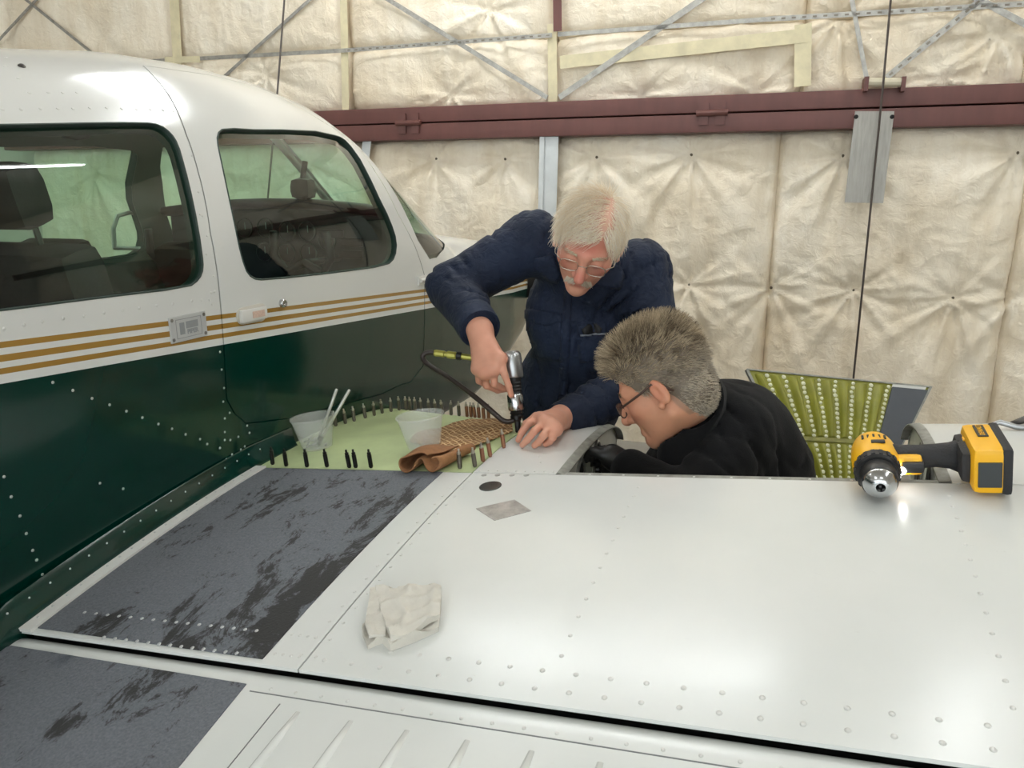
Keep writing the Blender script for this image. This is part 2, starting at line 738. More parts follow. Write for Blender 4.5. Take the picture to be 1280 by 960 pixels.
su_low = [-4.8, -3.2] + [onwall(x, 300)[0] for x in (230, 455, 684, 966, 1277)] + [3.6, 5.0]
for a, b in zip(su_low[:-1], su_low[1:]):
    vis = b > -3.3 and a < 2.6
    blanket(a, b, 0.0, v_beam_bot + 0.01, PINS, su_low, -0.06, 0.0135 if vis else 0.04)
su_up = [-4.8] + [onwall(x, 60)[0] for x in (-150, 216, 432, 691, 1005, 1290)] + [3.6, 5.0]
for a, b in zip(su_up[:-1], su_up[1:]):
    vis = b > -3.3 and a < 2.6
    vh = onwall(640, 48)[1]
    blanket(a, b, v_beam_top - 0.01, vh, PINS_UP, su_up, -0.04, 0.0135 if vis else 0.04)
    blanket(a, b, vh, 3.05, PINS_UP, su_up, -0.04, 0.0135 if vis else 0.04)
    blanket(a, b, 3.05, CEIL, PINS_UP, su_up, -0.04, 0.05)

# --- door frame tubes, hinges, straps, tape
m_red = mat('primer_red', (98, 58, 52), 0.5, var=0.12, vscale=6, bump=0.08, bscale=40, stretch=(3, 3, 0.4))
m_galv = mat('galvanised_strap', (160, 157, 150), 0.42, 0.6, var=0.25, vscale=30)
m_wtape = mat('silver_tape', (205, 208, 208), 0.4, 0.2, var=0.08, vscale=9, bump=0.25, bscale=40)
m_ytape = mat('aged_tan_tape', (214, 203, 168), 0.5, var=0.14, vscale=10, bump=0.3, bscale=45)
m_hole = mat('hole_shade_screw_black', (14, 14, 14), 0.8)  # black of the screw heads and of the painted dark in rib holes
for v0, v1 in ((v_beam_mid + 0.004, v_beam_top), (v_beam_bot, v_beam_mid - 0.004)):
    MB().box(wpt(0.1, (v0 + v1) / 2, 0.0), (10.0, 0.13, v1 - v0), _R, bev=0.006).build('door_rail', m_red, wall, autosmooth=35)
for px in (511, 890):
    u, v = onwall(px, 155 if px < 600 else 145, 0.07)
    b = MB()
    b.tube([wpt(u - 0.085, v_beam_mid, 0.078), wpt(u + 0.085, v_beam_mid, 0.078)], 0.017, 10)
    for du, dv in ((-0.045, 0.03), (0.045, 0.03), (-0.045, -0.035), (0.045, -0.035)):
        b.box(wpt(u + du, v_beam_mid + dv, 0.07), (0.05, 0.012, 0.055), _R)
    b.build('rail_hinge', m_red, wall)


def strap(p0, p1, w=0.028, out=0.035, m=None, name='brace_strap', holes=False, parent=wall):
    a, b_ = onwall(*p0, out), onwall(*p1, out)
    a, b_ = wpt(*a, out), wpt(*b_, out)
    d = b_ - a
    L = np.linalg.norm(d)
    Rm = np.stack([d / L, -WN, np.cross(d / L, -WN)], 1)
    mb = MB().box((a + b_) / 2, (L, 0.003, w), Rm)
    if holes:
        n = int(L / 0.05)
        for i in range(n):
            mb.box(a + d * (i + 0.5) / n + WN * 0.002, (0.02, 0.002, w * 0.35), Rm, 1)
    return mb.build(name, [m or m_galv, mat('strap_slot', (120, 112, 100), 0.8)], parent)


strap((-200, 98), (216, 75), 0.024)
strap((216, 75), (432, 63), 0.024)
strap((432, 63), (690, 44), 0.024, holes=True)
strap((697, 43), (960, 24), 0.024)
strap((960, 24), (1360, 0), 0.026, holes=True)
strap((470, -10), (684, 122), 0.026)
strap((893, -12), (699, 122), 0.034)
strap((398, -10), (280, 96), 0.02)
strap((28, -4), (120, 70), 0.02)
strap((60, -16), (-20, 70), 0.02)
strap((1228, -2), (1108, 97), 0.03, holes=True)
strap((1063, -10), (1084, 102), 0.022)
strap((1210, -8), (1300, 40), 0.03)
strap((216, -30), (222, 82), 0.075, 0.03, m_ytape, 'seam_tape')
strap((206, 75), (250, 74), 0.04, 0.036, m_ytape, 'seam_tape')
strap((429, -30), (432, 137), 0.05, 0.02, m_ytape, 'seam_tape')
strap((690, 30), (691, 128), 0.055, 0.02, m_ytape, 'seam_tape')
strap((1004, 30), (1003, 108), 0.085, 0.03, m_ytape, 'seam_tape')
strap((700, 78), (1010, 44), 0.07, 0.032, m_ytape, 'seam_tape')
strap((696, -80), (697, 39), 0.05, 0.05, m_red, 'door_post')
strap((687, 154), (682, 330), 0.115, 0.035, m_wtape, 'seam_tape')
strap((678, 154), (674, 330), 0.03, 0.045, m_wtape, 'seam_tape')
strap((460, 165), (456, 200), 0.06, 0.03, m_wtape, 'seam_tape')

b = MB()
for du in (-0.0, 0.0):
    pass
q = [onwall(*x, 0.10) for x in ((1069, 139), (1118, 139), (1103, 254), (1055, 253))]
b.prism([(0, 0), (1, 0), (1, 1), (0, 1)], 0, 0) if False else None
pl = [wpt(*q[0], 0.10), wpt(*q[1], 0.10), wpt(*q[2], 0.13), wpt(*q[3], 0.13)]
b.add(pl + [x - WN * 0.004 for x in pl], [(3, 2, 1, 0), (4, 5, 6, 7), (0, 1, 5, 4), (1, 2, 6, 5), (2, 3, 7, 6), (3, 0, 4, 7)])
plate = b.build('aluminium_plate', mat('brushed_aluminium', (150, 147, 140), 0.5, 0.5, var=0.15, vscale=14, stretch=(6, 6, 0.5)))
tag(plate, 'narrow grey aluminium plate screwed to the brown door rail', 'plate')
for i in (0, 1):
    c = pl[i] * 0.9 + pl[3 - i] * 0.06 + pl[1 - i] * 0.04
    MB().lathe([(0.011, 0), (0.011, 0.003), (0.006, 0.006), (0, 0.006)], 10, c, frame(WN)).build('screw', m_hole, plate)
b = MB().tube([wpt(*onwall(1084, 103, 0.09), 0.09), wpt(*onwall(1128, 103, 0.09), 0.09)], 0.022, 10)
for x in (1082, 1128):
    u, v = onwall(x, 106, 0.08)
    b.box(wpt(u, v, 0.06), (0.02, 0.12, 0.07), _R, 1)
b.build('roller_bracket', [mat('aged_plastic', (205, 196, 172), 0.5), m_red], wall)
for nm, (p0, p1, p2), d in (('lift_cable', ((1116, -30), (1104, 105), (1064, 500)), 0.16), ('lift_cable', ((357, -20), (347, 112), (330, 300)), 0.12)):
    pts = [wpt(*onwall(*x, d), d) for x in (p0, p1, p2)]
    pts.append(pts[2] + (pts[2] - pts[1]) * ((pts[2][2] - 0.02) / (pts[1][2] - pts[2][2])))
    MB().tube(pts, 0.006, 6).build(nm, mat('steel_cable', (96, 88, 84), 0.4, 0.7), wall)
b = MB()
for pu, pv in PINS[:12]:
    hh = quilt(np.array([pu]), np.array([pv]), PINS, su_low, -0.06)[0]
    b.lathe([(0.009, 0), (0.009, 0.003), (0.005, 0.006), (0, 0.006)], 8, wpt(pu, pv, hh), frame(WN))
b.build('insulation_pins', mat('pin_brown', (95, 84, 66), 0.6), wall)['kind'] = 'stuff'

# --- ceiling lamps: those over nose and men match reflections, the rest added for fill
m_lens = mat('lamp_lens', (255, 255, 255), 0.5, emit=LAMP_COLOR, estr=LAMP_STRENGTH)
m_fix = mat('lamp_housing', (225, 225, 222), 0.4)
LAMPS = [(0.30, 2.80, 72, 'above the man in the black fleece'), (-2.35, 3.45, 0, 'above the aircraft nose'), (-1.15, 3.45, 0, 'above the man in coveralls'),
         (2.4, 0.9, 90, 'added for general light above the outer wing'), (2.6, 3.3, 0, 'added for general light near the door on the right'), (-4.6, 1.0, 90, 'added for general light beyond the aircraft'), (0.6, -1.8, 0, 'added for general light behind the camera'),
         (-2.4, -1.8, 0, 'added for general light above the aircraft tail')]
for lx, ly, ang, where in LAMPS:
    e = empty('ceiling_lamp', (lx, ly, CEIL))
    tag(e, 'long white strip lamp on the ceiling ' + where, 'lamp', 'ceiling strip lamps')
    L = 1.15 if ang == 0 else 1.5
    dr = v3(math.cos(math.radians(ang)), math.sin(math.radians(ang)), 0)
    Rl = np.stack([dr, np.cross((0, 0, 1.0), dr), (0, 0, 1.0)], 1)
    MB().box((lx, ly, CEIL - 0.03), (L, 0.16 if ang else 0.34, 0.06), Rl, 0, 0.01).build('lamp_housing', m_fix, e)
    c = v3(lx, ly, CEIL - 0.092)
    for o_ in ((-0.11, 0.11) if ang == 0 else (0.0,)):
        sd = Rl[:, 1] * o_
        MB().tube([c - dr * (L / 2 - 0.03) + sd, c + dr * (L / 2 - 0.03) + sd], 0.018 if o_ else 0.03, 12).build('lamp_tube', m_lens, e, smooth=True)

# ================================================================== the aircraft
plane = empty('airplane', (-1.79, 1.4, 0.0))
tag(plane, 'white and dark green low-wing light aircraft with thin gold stripes', 'aircraft')

# --- paint
m_white = mat('white_paint', (226, 225, 220), 0.28, coat=0.25, var=0.03, vscale=3)
t = NT('wing_white_paint')
n1 = t.noise(2.2, 4, 0.6)
n2 = t.noise(45, 6, 0.7, stretch=(1, 1.8, 1))
n3 = t.noise(6, 3, 0.5)
c1 = t.ramp(n1.outputs[0], [(0.3, lin(216, 219, 216)), (0.7, lin(226, 227, 224))])
c2 = t.ramp(n2.outputs[0], [(0.66, (1, 1, 1, 1)), (0.74, (0.86, 0.85, 0.82, 1))])
mx = t.n('ShaderNodeMixRGB', blend_type='MULTIPLY', i_0=0.5)
t.l(c1.outputs[0], mx.inputs[1])
t.l(c2.outputs[0], mx.inputs[2])
t.l(mx.outputs[0], t.b.inputs['Base Color'])
r = t.ramp(n3.outputs[0], [(0.3, (0.19, 0.19, 0.19, 1)), (0.7, (0.27, 0.27, 0.27, 1))])
t.l(r.outputs[0], t.b.inputs['Roughness'])
t.bump(n3.outputs[0], 0.06, 0.01)
M_WING = t.m

t = NT('fuselage_paint')
tc = t.n('ShaderNodeTexCoord')
sx = t.n('ShaderNodeSeparateXYZ')
t.l(tc.outputs['Object'], sx.inputs[0])
k1 = t.n('ShaderNodeMath', operation='MULTIPLY_ADD')
k1.inputs[1].default_value = 0.0485
k1.inputs[2].default_value = -0.0485 * 0.86
t.l(sx.outputs[1], k1.inputs[0])
k2 = t.n('ShaderNodeMath', operation='ADD')
t.l(k1.outputs[0], k2.inputs[0])
t.l(sx.outputs[2], k2.inputs[1])
k3 = t.n('ShaderNodeMapRange')
k3.inputs['From Min'].default_value = 1.19
k3.inputs['From Max'].default_value = 1.28
t.l(k2.outputs[0], k3.inputs['Value'])
G_, W_, A_ = lin(0, 46, 37), lin(221, 222, 219), lin(158, 122, 58)
t_ = lambda z: (z - 1.19) / 0.09
cr = t.ramp(k3.outputs[0], [(0, G_), (t_(1.200), W_), (t_(1.2158), A_), (t_(1.2262), W_), (t_(1.2367), A_), (t_(1.2483), W_), (t_(1.2596), A_), (t_(1.270), W_)], 'CONSTANT')
t.l(cr.outputs[0], t.b.inputs['Base Color'])
t.b.inputs['Roughness'].default_value = 0.16
t.b.inputs['Coat Weight'].default_value = 0.08
t.b.inputs['Specular IOR Level'].default_value = 0.42
nz = t.noise(4.0, 2, 0.5)
t.bump(nz.outputs[0], 0.10, 0.02)
M_FUS = t.m
m_green = mat('green_paint', (3, 46, 38), 0.18, coat=0.3)
m_primer = mat('green_primer', (186, 201, 150), 0.45, var=0.10, vscale=9, bump=0.05, bscale=60)
m_chrom = mat('chromate_primer', (132, 132, 38), 0.45, var=0.16, vscale=14)
m_alu = mat('bare_aluminium', (176, 178, 176), 0.32, 0.85, var=0.15, vscale=20)
m_seal = mat('grey_sealant', (146, 146, 138), 0.6, var=0.3, vscale=40)
m_black = mat('black_plastic', (22, 22, 23), 0.45)
m_rivet = mat('painted_rivet', (214, 214, 210), 0.3, coat=0.2)
m_rivet_m = mat('worn_rivet', (200, 202, 202), 0.3, 0.6)

t = NT('walkway_grit')
n1 = t.noise(13.0, 12, 0.78, stretch=(1.0, 0.5, 1.0), dist=0.4)
n2 = t.noise(220, 3, 0.7)
n3 = t.noise(2.0, 3, 0.5)
ad = t.n('ShaderNodeMath', operation='MULTIPLY_ADD')
ad.inputs[1].default_value = 0.55
t.l(n3.outputs[0], ad.inputs[0])
t.l(n1.outputs[0], ad.inputs[2])
w = t.ramp(ad.outputs[0], [(0.79, (0, 0, 0, 1)), (0.83, (1, 1, 1, 1))])
g = t.ramp(n2.outputs[0], [(0.3, lin(88, 92, 98)), (0.7, lin(112, 116, 122))])
mx = t.n('ShaderNodeMixRGB', i_2=lin(46, 46, 46))
t.l(w.outputs[0], mx.inputs[0])
t.l(g.outputs[0], mx.inputs[1])
t.l(mx.outputs[0], t.b.inputs['Base Color'])
t.b.inputs['Roughness'].default_value = 0.7
t.bump(n2.outputs[0], 0.5, 0.003)
M_GRIT = t.m

# --- wing surface
TB = math.tan(math.radians(6.3))
_ys = np.linspace(-0.3, 2.4, 1200)
_sl = np.tan(np.radians(np.interp(_ys, [0.6, 0.85, 1.2, 1.45, 1.6, 1.75, 1.86, 1.95, 1.99, 2.4], [11, 11, 7, 3.5, 1., -4, -12, -30, -65, -65])))
_pr = np.concatenate([[0], np.cumsum((_sl[1:] + _sl[:-1]) / 2 * np.diff(_ys))])


def yloc(x, y):
    k = 1 + 0.45 * np.clip((-0.64 - np.asarray(x)) / 0.6, 0, 1)
    return np.where(y > 1.43, 1.43 + (y - 1.43) / k, y)


def wprof(x, y):
    return np.interp(yloc(x, y), _ys, _pr)


Z0 = 0.95 - np.interp(1.044, _ys, _pr)


def zw(x, y):
    return Z0 + TB * np.asarray(x) + wprof(x, y)


def zlow(x, y):
    """lower surface of the wing"""
    yl = yloc(x, y)
    th = np.interp(yl, [0.3, 0.8, 0.83, 0.9, 1.43, 1.7, 1.9, 1.97, 1.99], [0.004, 0.004, 0.02, 0.09, 0.19, 0.19, 0.12, 0.05, 0.02])
    return zw(x, y) - th


def onwing(px, py, off=0.0):
    return march(px, py, lambda q: q[:, 2] - zw(q[:, 0], q[:, 1]) - off)


def wing(off=0.0):
    return lambda V: np.column_stack([V[:, 0], V[:, 1], zw(V[:, 0], V[:, 1]) + off])


def wlow(off=0.0):
    return lambda V: np.column_stack([V[:, 0], V[:, 1], zlow(V[:, 0], V[:, 1]) + off])


def rect(x0, x1, y0, y1, step=0.03):
    return resample([(x0, y0), (x1, y0), (x1, y1), (x0, y1)], step)


def le_y(x, f=1.985):
    """forward edge of the wing at x, as a local coordinate f"""
    k = 1 + 0.45 * np.clip((-0.64 - x) / 0.6, 0, 1)
    return 1.43 + (f - 1.43) * k


XS = -0.641
XO = 1.75
BAY0, BAY1 = -0.452, float(onwing(1189, 600)[0])
slab('inboard_skin', rect(-1.235, XS - 0.0015, 0.803, 1.4305), [], wing(), wlow(), M_WING, plane, 0.04, 0.04)
slab('main_skin', rect(XS + 0.0015, XO, 0.803, 1.4305), [], wing(), wlow(), M_WING, plane, 0.05, 0.04)
slab('walkway_pad', rect(-1.192, -0.712, 0.812, 1.428), [], wing(0.0022), wing(0.0002), M_GRIT, plane, 0.04, 0.04)
slab('root_strip', rect(-1.236, -1.194, 0.80, 1.432), [], wing(0.006), wing(0.0003), m_white, plane, 0.03, 0.04)
slab('spar_cap', rect(BAY0 - 0.01, BAY1 + 0.02, 1.4325, 1.452), [], wing(-0.003), wing(-0.012), m_seal, plane, 0.04, 0.02)
slab('spar_web', rect(BAY0 - 0.01, BAY1 + 0.02, 1.4325, 1.438), [], wing(-0.012), wlow(), m_primer, plane, 0.04, 0.02)
le = [(x, le_y(x)) for x in np.linspace(XS, -1.262, 22)]
primer_out = [(-1.262, 1.4335)] + [(x, 1.4335) for x in np.linspace(-1.24, XS - 0.002, 22)] + [(XS - 0.002, y) for y in np.linspace(1.46, 1.95, 14)] + le
slab('primer_skin', primer_out, [], wing(0.0008), wlow(), m_primer, plane, 0.025, 0.02)
slab('leading_edge_skin', rect(XS, BAY0, 1.4335, 1.985, 0.02), [], wing(), wlow(), M_WING, plane, 0.02, 0.015)
slab('outer_leading_edge_skin', rect(BAY1, XO, 1.4335, 1.985, 0.03), [], wing(), wlow(), M_WING, plane, 0.03, 0.015)

# nose ribs closing the tank bay, with sealant edges and lightening holes painted as black discs
for xr, s, nm in ((BAY0, 1, 'nose_rib'), (BAY1, -1, 'nose_rib')):
    yy = np.linspace(1.436, 1.983, 40)
    b = MB()
    w = 0.02
    vs, fs = [], []
    for i, y in enumerate(yy):
        z = float(zw(xr, y))
        vs += [(xr + s * 0.001, y, z + 0.0025), (xr + s * w, y, z - 0.002), (xr + s * w, y, z - 0.006), (xr + s * 0.001, y, z - 0.006)]
        if i:
            k = 4 * i
            fs += [(k - 4, k - 3, k + 1, k), (k - 3, k - 2, k + 2, k + 1), (k - 2, k - 1, k + 3, k + 2)]
    b.add(vs, fs if s > 0 else [f[::-1] for f in fs])
    b.build('rib_flange', m_seal, plane, smooth=True)
    rib = slab(nm, resample([(1.436, 0), (1.975, 0), (1.975, 1), (1.436, 1)], 0.05), [],
               lambda V: np.column_stack([np.full(len(V), xr + s * 0.004), V[:, 0], zlow(xr, V[:, 0]) + (zw(xr, V[:, 0]) - 0.006 - zlow(xr, V[:, 0])) * V[:, 1]]),
               lambda V: np.column_stack([np.full(len(V), xr + s * 0.0005), V[:, 0], zlow(xr, V[:, 0]) + (zw(xr, V[:, 0]) - 0.006 - zlow(xr, V[:, 0])) * V[:, 1]]),
               mat('pale_rib', (196, 198, 190), 0.4, 0.1, var=0.14, vscale=12), plane, 0.03, 0.1)
    for yc, hw, hh in ((1.60, 0.035, 0.055), (1.745, 0.03, 0.06)):
        zc = float(zw(xr, yc)) - 0.085
        b = MB()
        ring = []
        for i in range(24):
            a = 2 * math.pi * i / 24
            ring.append((math.cos(a) * hw, math.sin(a) * hh))
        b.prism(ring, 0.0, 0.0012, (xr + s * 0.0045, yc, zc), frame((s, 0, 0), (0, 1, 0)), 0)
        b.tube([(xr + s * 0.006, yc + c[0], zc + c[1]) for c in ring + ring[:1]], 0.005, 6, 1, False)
        b.build('painted_lightening_hole', [m_hole, m_alu], rib, smooth=False)

# --- flap
def zf(x, y):
    z = zw(x, 0.8) + (y - 0.8) * math.tan(math.radians(10.5)) - 0.011
    d = np.clip((y - 0.785) / 0.034, 0, 1)
    return z - 0.03 * (1 - np.sqrt(np.clip(1 - d * d, 0, 1)))


def onflap(px, py, off=0.0):
    return march(px, py, lambda q: q[:, 2] - zf(q[:, 0], q[:, 1]) - off)


def flapf(off=0.0):
    return lambda V: np.column_stack([V[:, 0], V[:, 1], zf(V[:, 0], V[:, 1]) + off])


def flow(V):
    return np.column_stack([V[:, 0], V[:, 1], zf(V[:, 0], np.minimum(V[:, 1], 0.785)) - np.interp(V[:, 1], [0.40, 0.819], [0.006, 0.06])])


fxs = np.concatenate([[-1.248, -1.243, -1.235, -1.22], np.linspace(-1.20, XO, 60)])
fys = np.concatenate([np.linspace(0.42, 0.76, 12), [0.775, 0.785, 0.792, 0.798, 0.803, 0.807, 0.810, 0.8125, 0.8145, 0.816, 0.817]])
FX, FY = np.meshgrid(fxs, fys, indexing='ij')
end_r = 0.012 * np.clip((-1.22 - FX) / 0.028, 0, 1) ** 2
topz = zf(FX, FY) - end_r
botz = zf(FX, np.minimum(FY, 0.785)) - np.interp(FY, [0.40, 0.817], [0.006, 0.06])
nx_, ny_ = FX.shape
idt = np.arange(nx_ * ny_).reshape(nx_, ny_)
idb = idt + nx_ * ny_
fq = np.stack([idt[:-1, :-1], idt[1:, :-1], idt[1:, 1:], idt[:-1, 1:]], -1).reshape(-1, 4).tolist()
fq += np.stack([idb[:-1, :-1], idb[:-1, 1:], idb[1:, 1:], idb[1:, :-1]], -1).reshape(-1, 4).tolist()
for i in range(ny_ - 1):
    fq += [[idt[0, i], idt[0, i + 1], idb[0, i + 1], idb[0, i]], [idt[-1, i + 1], idt[-1, i], idb[-1, i], idb[-1, i + 1]]]
for i in range(nx_ - 1):
    fq += [[idt[i + 1, 0], idt[i, 0], idb[i, 0], idb[i + 1, 0]], [idt[i, -1], idt[i + 1, -1], idb[i + 1, -1], idb[i, -1]]]
mk('flap', np.concatenate([np.stack([FX, FY, topz], -1).reshape(-1, 3), np.stack([FX, FY, botz], -1).reshape(-1, 3)]), fq, M_WING, plane, True, autosmooth=40)
q1, q2, q3, q4 = onflap(14, 808), onflap(308, 856), onflap(224, 959), onflap(-60, 830)
slab('flap_walkway_pad', resample([(q1[0], q1[1]), (q2[0], q2[1]), (q2[0] + (q3[0] - q2[0]) * 1.6, q2[1] + (q3[1] - q2[1]) * 1.6), (-1.24, q2[1] + (q3[1] - q2[1]) * 1.6), (-1.24, q1[1] - 0.02)], 0.02), [],
     flapf(0.0018), flapf(0.0002), M_GRIT, plane, 0.04, 0.03)
# raised seam of the flap skin and its stiffening beads
sm = [onflap(*q) for q in ((306, 871), (340, 877), (700, 922), (1050, 962))]
ysm = float(np.mean([s[1] for s in sm]))
m_seam = mat('seam_grey', (120, 122, 122), 0.6)  # even grey for the flap seam lines
MB().tube([(x, ysm, float(zf(x, ysm)) - 0.0002) for x in np.linspace(sm[0][0], XO, 30)], 0.0011, 5).build('flap_seam', m_seam, plane)
sx_ = onflap(350, 880)
MB().tube([(sx_[0], y, float(zf(sx_[0], y)) - 0.0002) for y in np.linspace(0.43, sx_[1], 8)], 0.0011, 5).build('flap_seam', m_seam, plane)
bx = [onflap(*q) for q in ((378, 884), (440, 902), (510, 912), (585, 924), (666, 937), (752, 951))]
step = (bx[-1][0] - bx[0][0]) / 5
for i in range(17):
    x = bx[0][0] + step * i
    y0 = bx[0][1] - 0.008
    pts = [(x, y, float(zf(x, y)) - 0.0058) for y in np.linspace(y0, 0.43, 8)]
    MB().tube(pts, [0.0072, 0.0092] + [0.010] * 6, 10).build('stiffening_bead', M_WING, plane, smooth=True)
# black slab added to darken the gap between wing and flap
slab('gap_shade', rect(-1.232, XO, 0.824, 0.84), [], lambda V: np.column_stack([V[:, 0], V[:, 1], zw(V[:, 0], V[:, 1]) - 0.006]),
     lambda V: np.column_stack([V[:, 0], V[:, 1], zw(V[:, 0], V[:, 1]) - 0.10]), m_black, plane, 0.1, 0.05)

# --- rivets on wing and flap
def rivet(mb, p, n, r=0.0042, h=0.0018, mi=0):
    Rm = frame(n)
    mb.lathe([(r, -0.0004), (r * 0.82, h * 0.55), (r * 0.35, h * 0.8), (0, h * 0.8)], 8, p, Rm, mi)


def wn(x, y):
    e = 1e-3
    return v3(-(zw(x + e, y) - zw(x - e, y)) / (2 * e), -(zw(x, y + e) - zw(x, y - e)) / (2 * e), 1.0)


rv = MB()
seen = []


def wr(x, y, r=0.0042, off=0.0):
    rivet(rv, (x, y, float(zw(x, y)) + off), wn(x, y), r)


rowA = onwing(700, 855)[1]
yB = float(np.mean([onwing(*q)[1] for q in ((556, 822), (955, 873), (1080, 889))]))
for x in np.arange(XS + 0.03, XO, 0.0465):
    wr(x, 0.826)
    if x > -0.55:
        wr(x, yB)
colx = [float(np.mean([onwing(*q)[0] for q in ((737, 737), (722, 775), (712, 797))])), float(np.mean([onwing(*q)[0] for q in ((1220, 709), (1236, 777), (1253, 858))]))]
for cx in colx:
    for y in np.arange(yB + 0.03, 1.40, 0.041):
        wr(cx, y, 0.0036)
for y in np.arange(0.83, 1.42, 0.037):
    wr(XS - 0.014, y, 0.003)
    wr(XS + 0.012, y, 0.003)
for x in np.linspace(-0.63, -0.46, 9):
    wr(x, 1.445, 0.003)
for x in np.linspace(-0.70, XS, 5)[:-1]:
    wr(x, 0.826, 0.003)
    wr(x, 0.868, 0.003)
for q in ((680, 567), (676, 578), (640, 566), (660, 558), (674, 571)):
    p_ = onwing(*q)
    wr(p_[0], p_[1], 0.0026)
for x in np.arange(BAY0, BAY1, 0.07):
    rivet(rv, (x, 1.443, float(zw(x, 1.443)) - 0.003), wn(x, 1.443), 0.003, 0.001)
for x in np.arange(BAY1 + 0.03, XO, 0.05):
    wr(x, 1.446, 0.003)
for x in np.arange(sm[0][0] + 0.03, XO, 0.043):
    rivet(rv, (x, ysm + 0.009, float(zf(x, ysm + 0.009))), (-TB, -0.18, 1), 0.003)
rv.build('skin_rivets', m_rivet, plane, smooth=True)['kind'] = 'stuff'
rv = MB()
for a, b_, n in (((106, 767), (321, 790), 16), ((130, 798), (296, 818), 13)):
    for i in range(n):
        f = i / (n - 1)
        p_ = onwing(a[0] + (b_[0] - a[0]) * f, a[1] + (b_[1] - a[1]) * f)
        wr(p_[0], p_[1], 0.0036, 0.002)
for y in np.arange(0.83, 1.42, 0.03):
    wr(-1.214, y, 0.0026, 0.006)
rv.build('walkway_rivets', m_rivet_m, plane, smooth=True)['kind'] = 'stuff'
# flush rivet holes in front of the round inspection plug, the plug itself and the shiny patch
for px in (605, 622, 640, 658):
    p_ = onwing(px, 594)
    MB().lathe([(0.006, 0.0), (0.006, 0.0008), (0.0045, 0.0004), (0, 0.0004)], 12, p_, frame(wn(p_[0], p_[1]))).build('dimple', m_alu, plane)
p_ = onwing(613, 608)
MB().lathe([(0.0235, 0), (0.0235, 0.0012), (0.021, 0.0016), (0.0, 0.0012)], 28, p_, frame(wn(p_[0], p_[1]))).build('inspection_plug', mat('dark_plug', (70, 72, 72), 0.25, 0.7, var=0.4, vscale=60), plane)
cs = [onwing(*q) for q in ((595, 636), (643, 625), (664, 639), (618, 651))]
slab('metal_patch', resample([(c[0], c[1]) for c in cs], 0.02), [], wing(0.001), wing(0.0001),
     mat('scuffed_metal', (168, 166, 164), 0.3, 0.6, var=0.35, vscale=35), plane, 0.03, 0.03, smooth=False)

# --- fuselage surface
XC = -1.79
NP, MP = 2.5, 2.5


def fW(y):
    return np.interp(y, [-3.6, -2.0, -0.6, 0.5, 2.5, 3.3, 3.6, 3.8, 3.9], [0.10, 0.26, 0.46, 0.55, 0.55, 0.53, 0.49, 0.40, 0.30])


def fzs(y):
    return np.interp(y, [-3.6, -0.5, 2.2, 2.75, 3.9], [1.12, 1.26, 1.27, 1.12, 1.10])


def fzr(y):
    return np.interp(y, ZR_Y, ZR_Z)


ZR_Y = [-3.6, -0.4, 0.5, 0.9, 1.2, 1.5, 1.72, 1.92, 2.1, 2.25, 2.45, 2.65, 2.85, 3.1, 3.6, 3.9]
ZR_Z = [1.28, 1.62, 1.73, 1.77, 1.815, 1.857, 1.867, 1.86, 1.832, 1.772, 1.635, 1.488, 1.375, 1.36, 1.31, 1.22]


def fzb(y):
    return np.interp(y, [-3.6, -1, 0.5, 3.0, 3.9], [1.0, 0.72, 0.60, 0.60, 0.85])


def fus(V, inset=0.0, side=1):
    """(y, s) -> surface point; s in 0..pi/2 is the upper half up to the crown, s in -1..0 the lower half"""
    y, s = V[:, 0], V[:, 1]
    W, zs, zr, zb = fW(y) - inset, fzs(y), fzr(y) - inset, fzb(y) + inset
    th = np.clip(s, 0, math.pi / 2)
    q = np.clip(-s, 0, 1)
    hw = np.where(s >= 0, W * np.clip(np.cos(th), 0, 1) ** (2 / MP), W * np.clip(1 - q ** 5, 0, 1) ** 0.2)
    z = np.where(s >= 0, zs + np.maximum(zr - zs, 0.02) * np.sin(th) ** (2 / NP), zs - (zs - zb) * q)
    return np.column_stack([XC + side * hw, y, z])


def fg(q):
    x, y, z = q.T
    W, zs, zr, zb = fW(y), fzs(y), fzr(y), fzb(y)
    a = np.abs(x - XC) / W
    up = (np.clip((z - zs) / np.maximum(zr - zs, 0.02), 0, None)) ** NP + a ** MP
    lo = (np.clip((zs - z) / (zs - zb), 0, None)) ** 5 + a ** 5
    return np.where(z >= zs, up, lo) - 1


def onfus(px, py):
    return march(px, py, fg, 0.6, 5.0, 5000)


def inv(p):
    x, y, z = p
    W, zs, zr, zb = fW(y), fzs(y), fzr(y), fzb(y)
    if z >= zs:
        return np.array([y, math.atan2(((z - zs) / (zr - zs)) ** (NP / 2), (abs(x - XC) / W) ** (MP / 2))])
    return np.array([y, -(zs - z) / (zs - zb)])


def fpx(*q):
    return inv(onfus(*q))


win_door = smooth_loop([fpx(*q) for q in ((271, 168), (280, 160), (328, 163), (413, 168), (428, 172), (442, 187), (469, 239), (488, 277), (496, 302), (494, 322), (484, 332), (418, 341), (330, 350), (315, 348), (306, 336), (297, 302), (284, 240), (273, 188))], 1)
win_aft = smooth_loop([fpx(*q) for q in ((-60, 157), (60, 155), (180, 153), (200, 156), (214, 167), (222, 180), (230, 208), (241, 254), (252, 316), (254, 336), (249, 349), (236, 359), (108, 374), (0, 388), (-80, 396), (-100, 385), (-108, 350), (-108, 200), (-95, 165))], 1)
post = [fpx(*q) for q in ((537, 324), (522, 300), (509, 271), (482, 223), (463, 199))]
PI2 = math.pi / 2
ws_top = [post[-1], (post[-1][0] - 0.05, post[-1][1] + 0.25), (2.13, 1.25), (2.12, PI2 - 0.02)]
ws_base = [(2.84, PI2 - 0.02), (2.82, 1.1), (2.72, 0.62), (2.60, 0.36)]
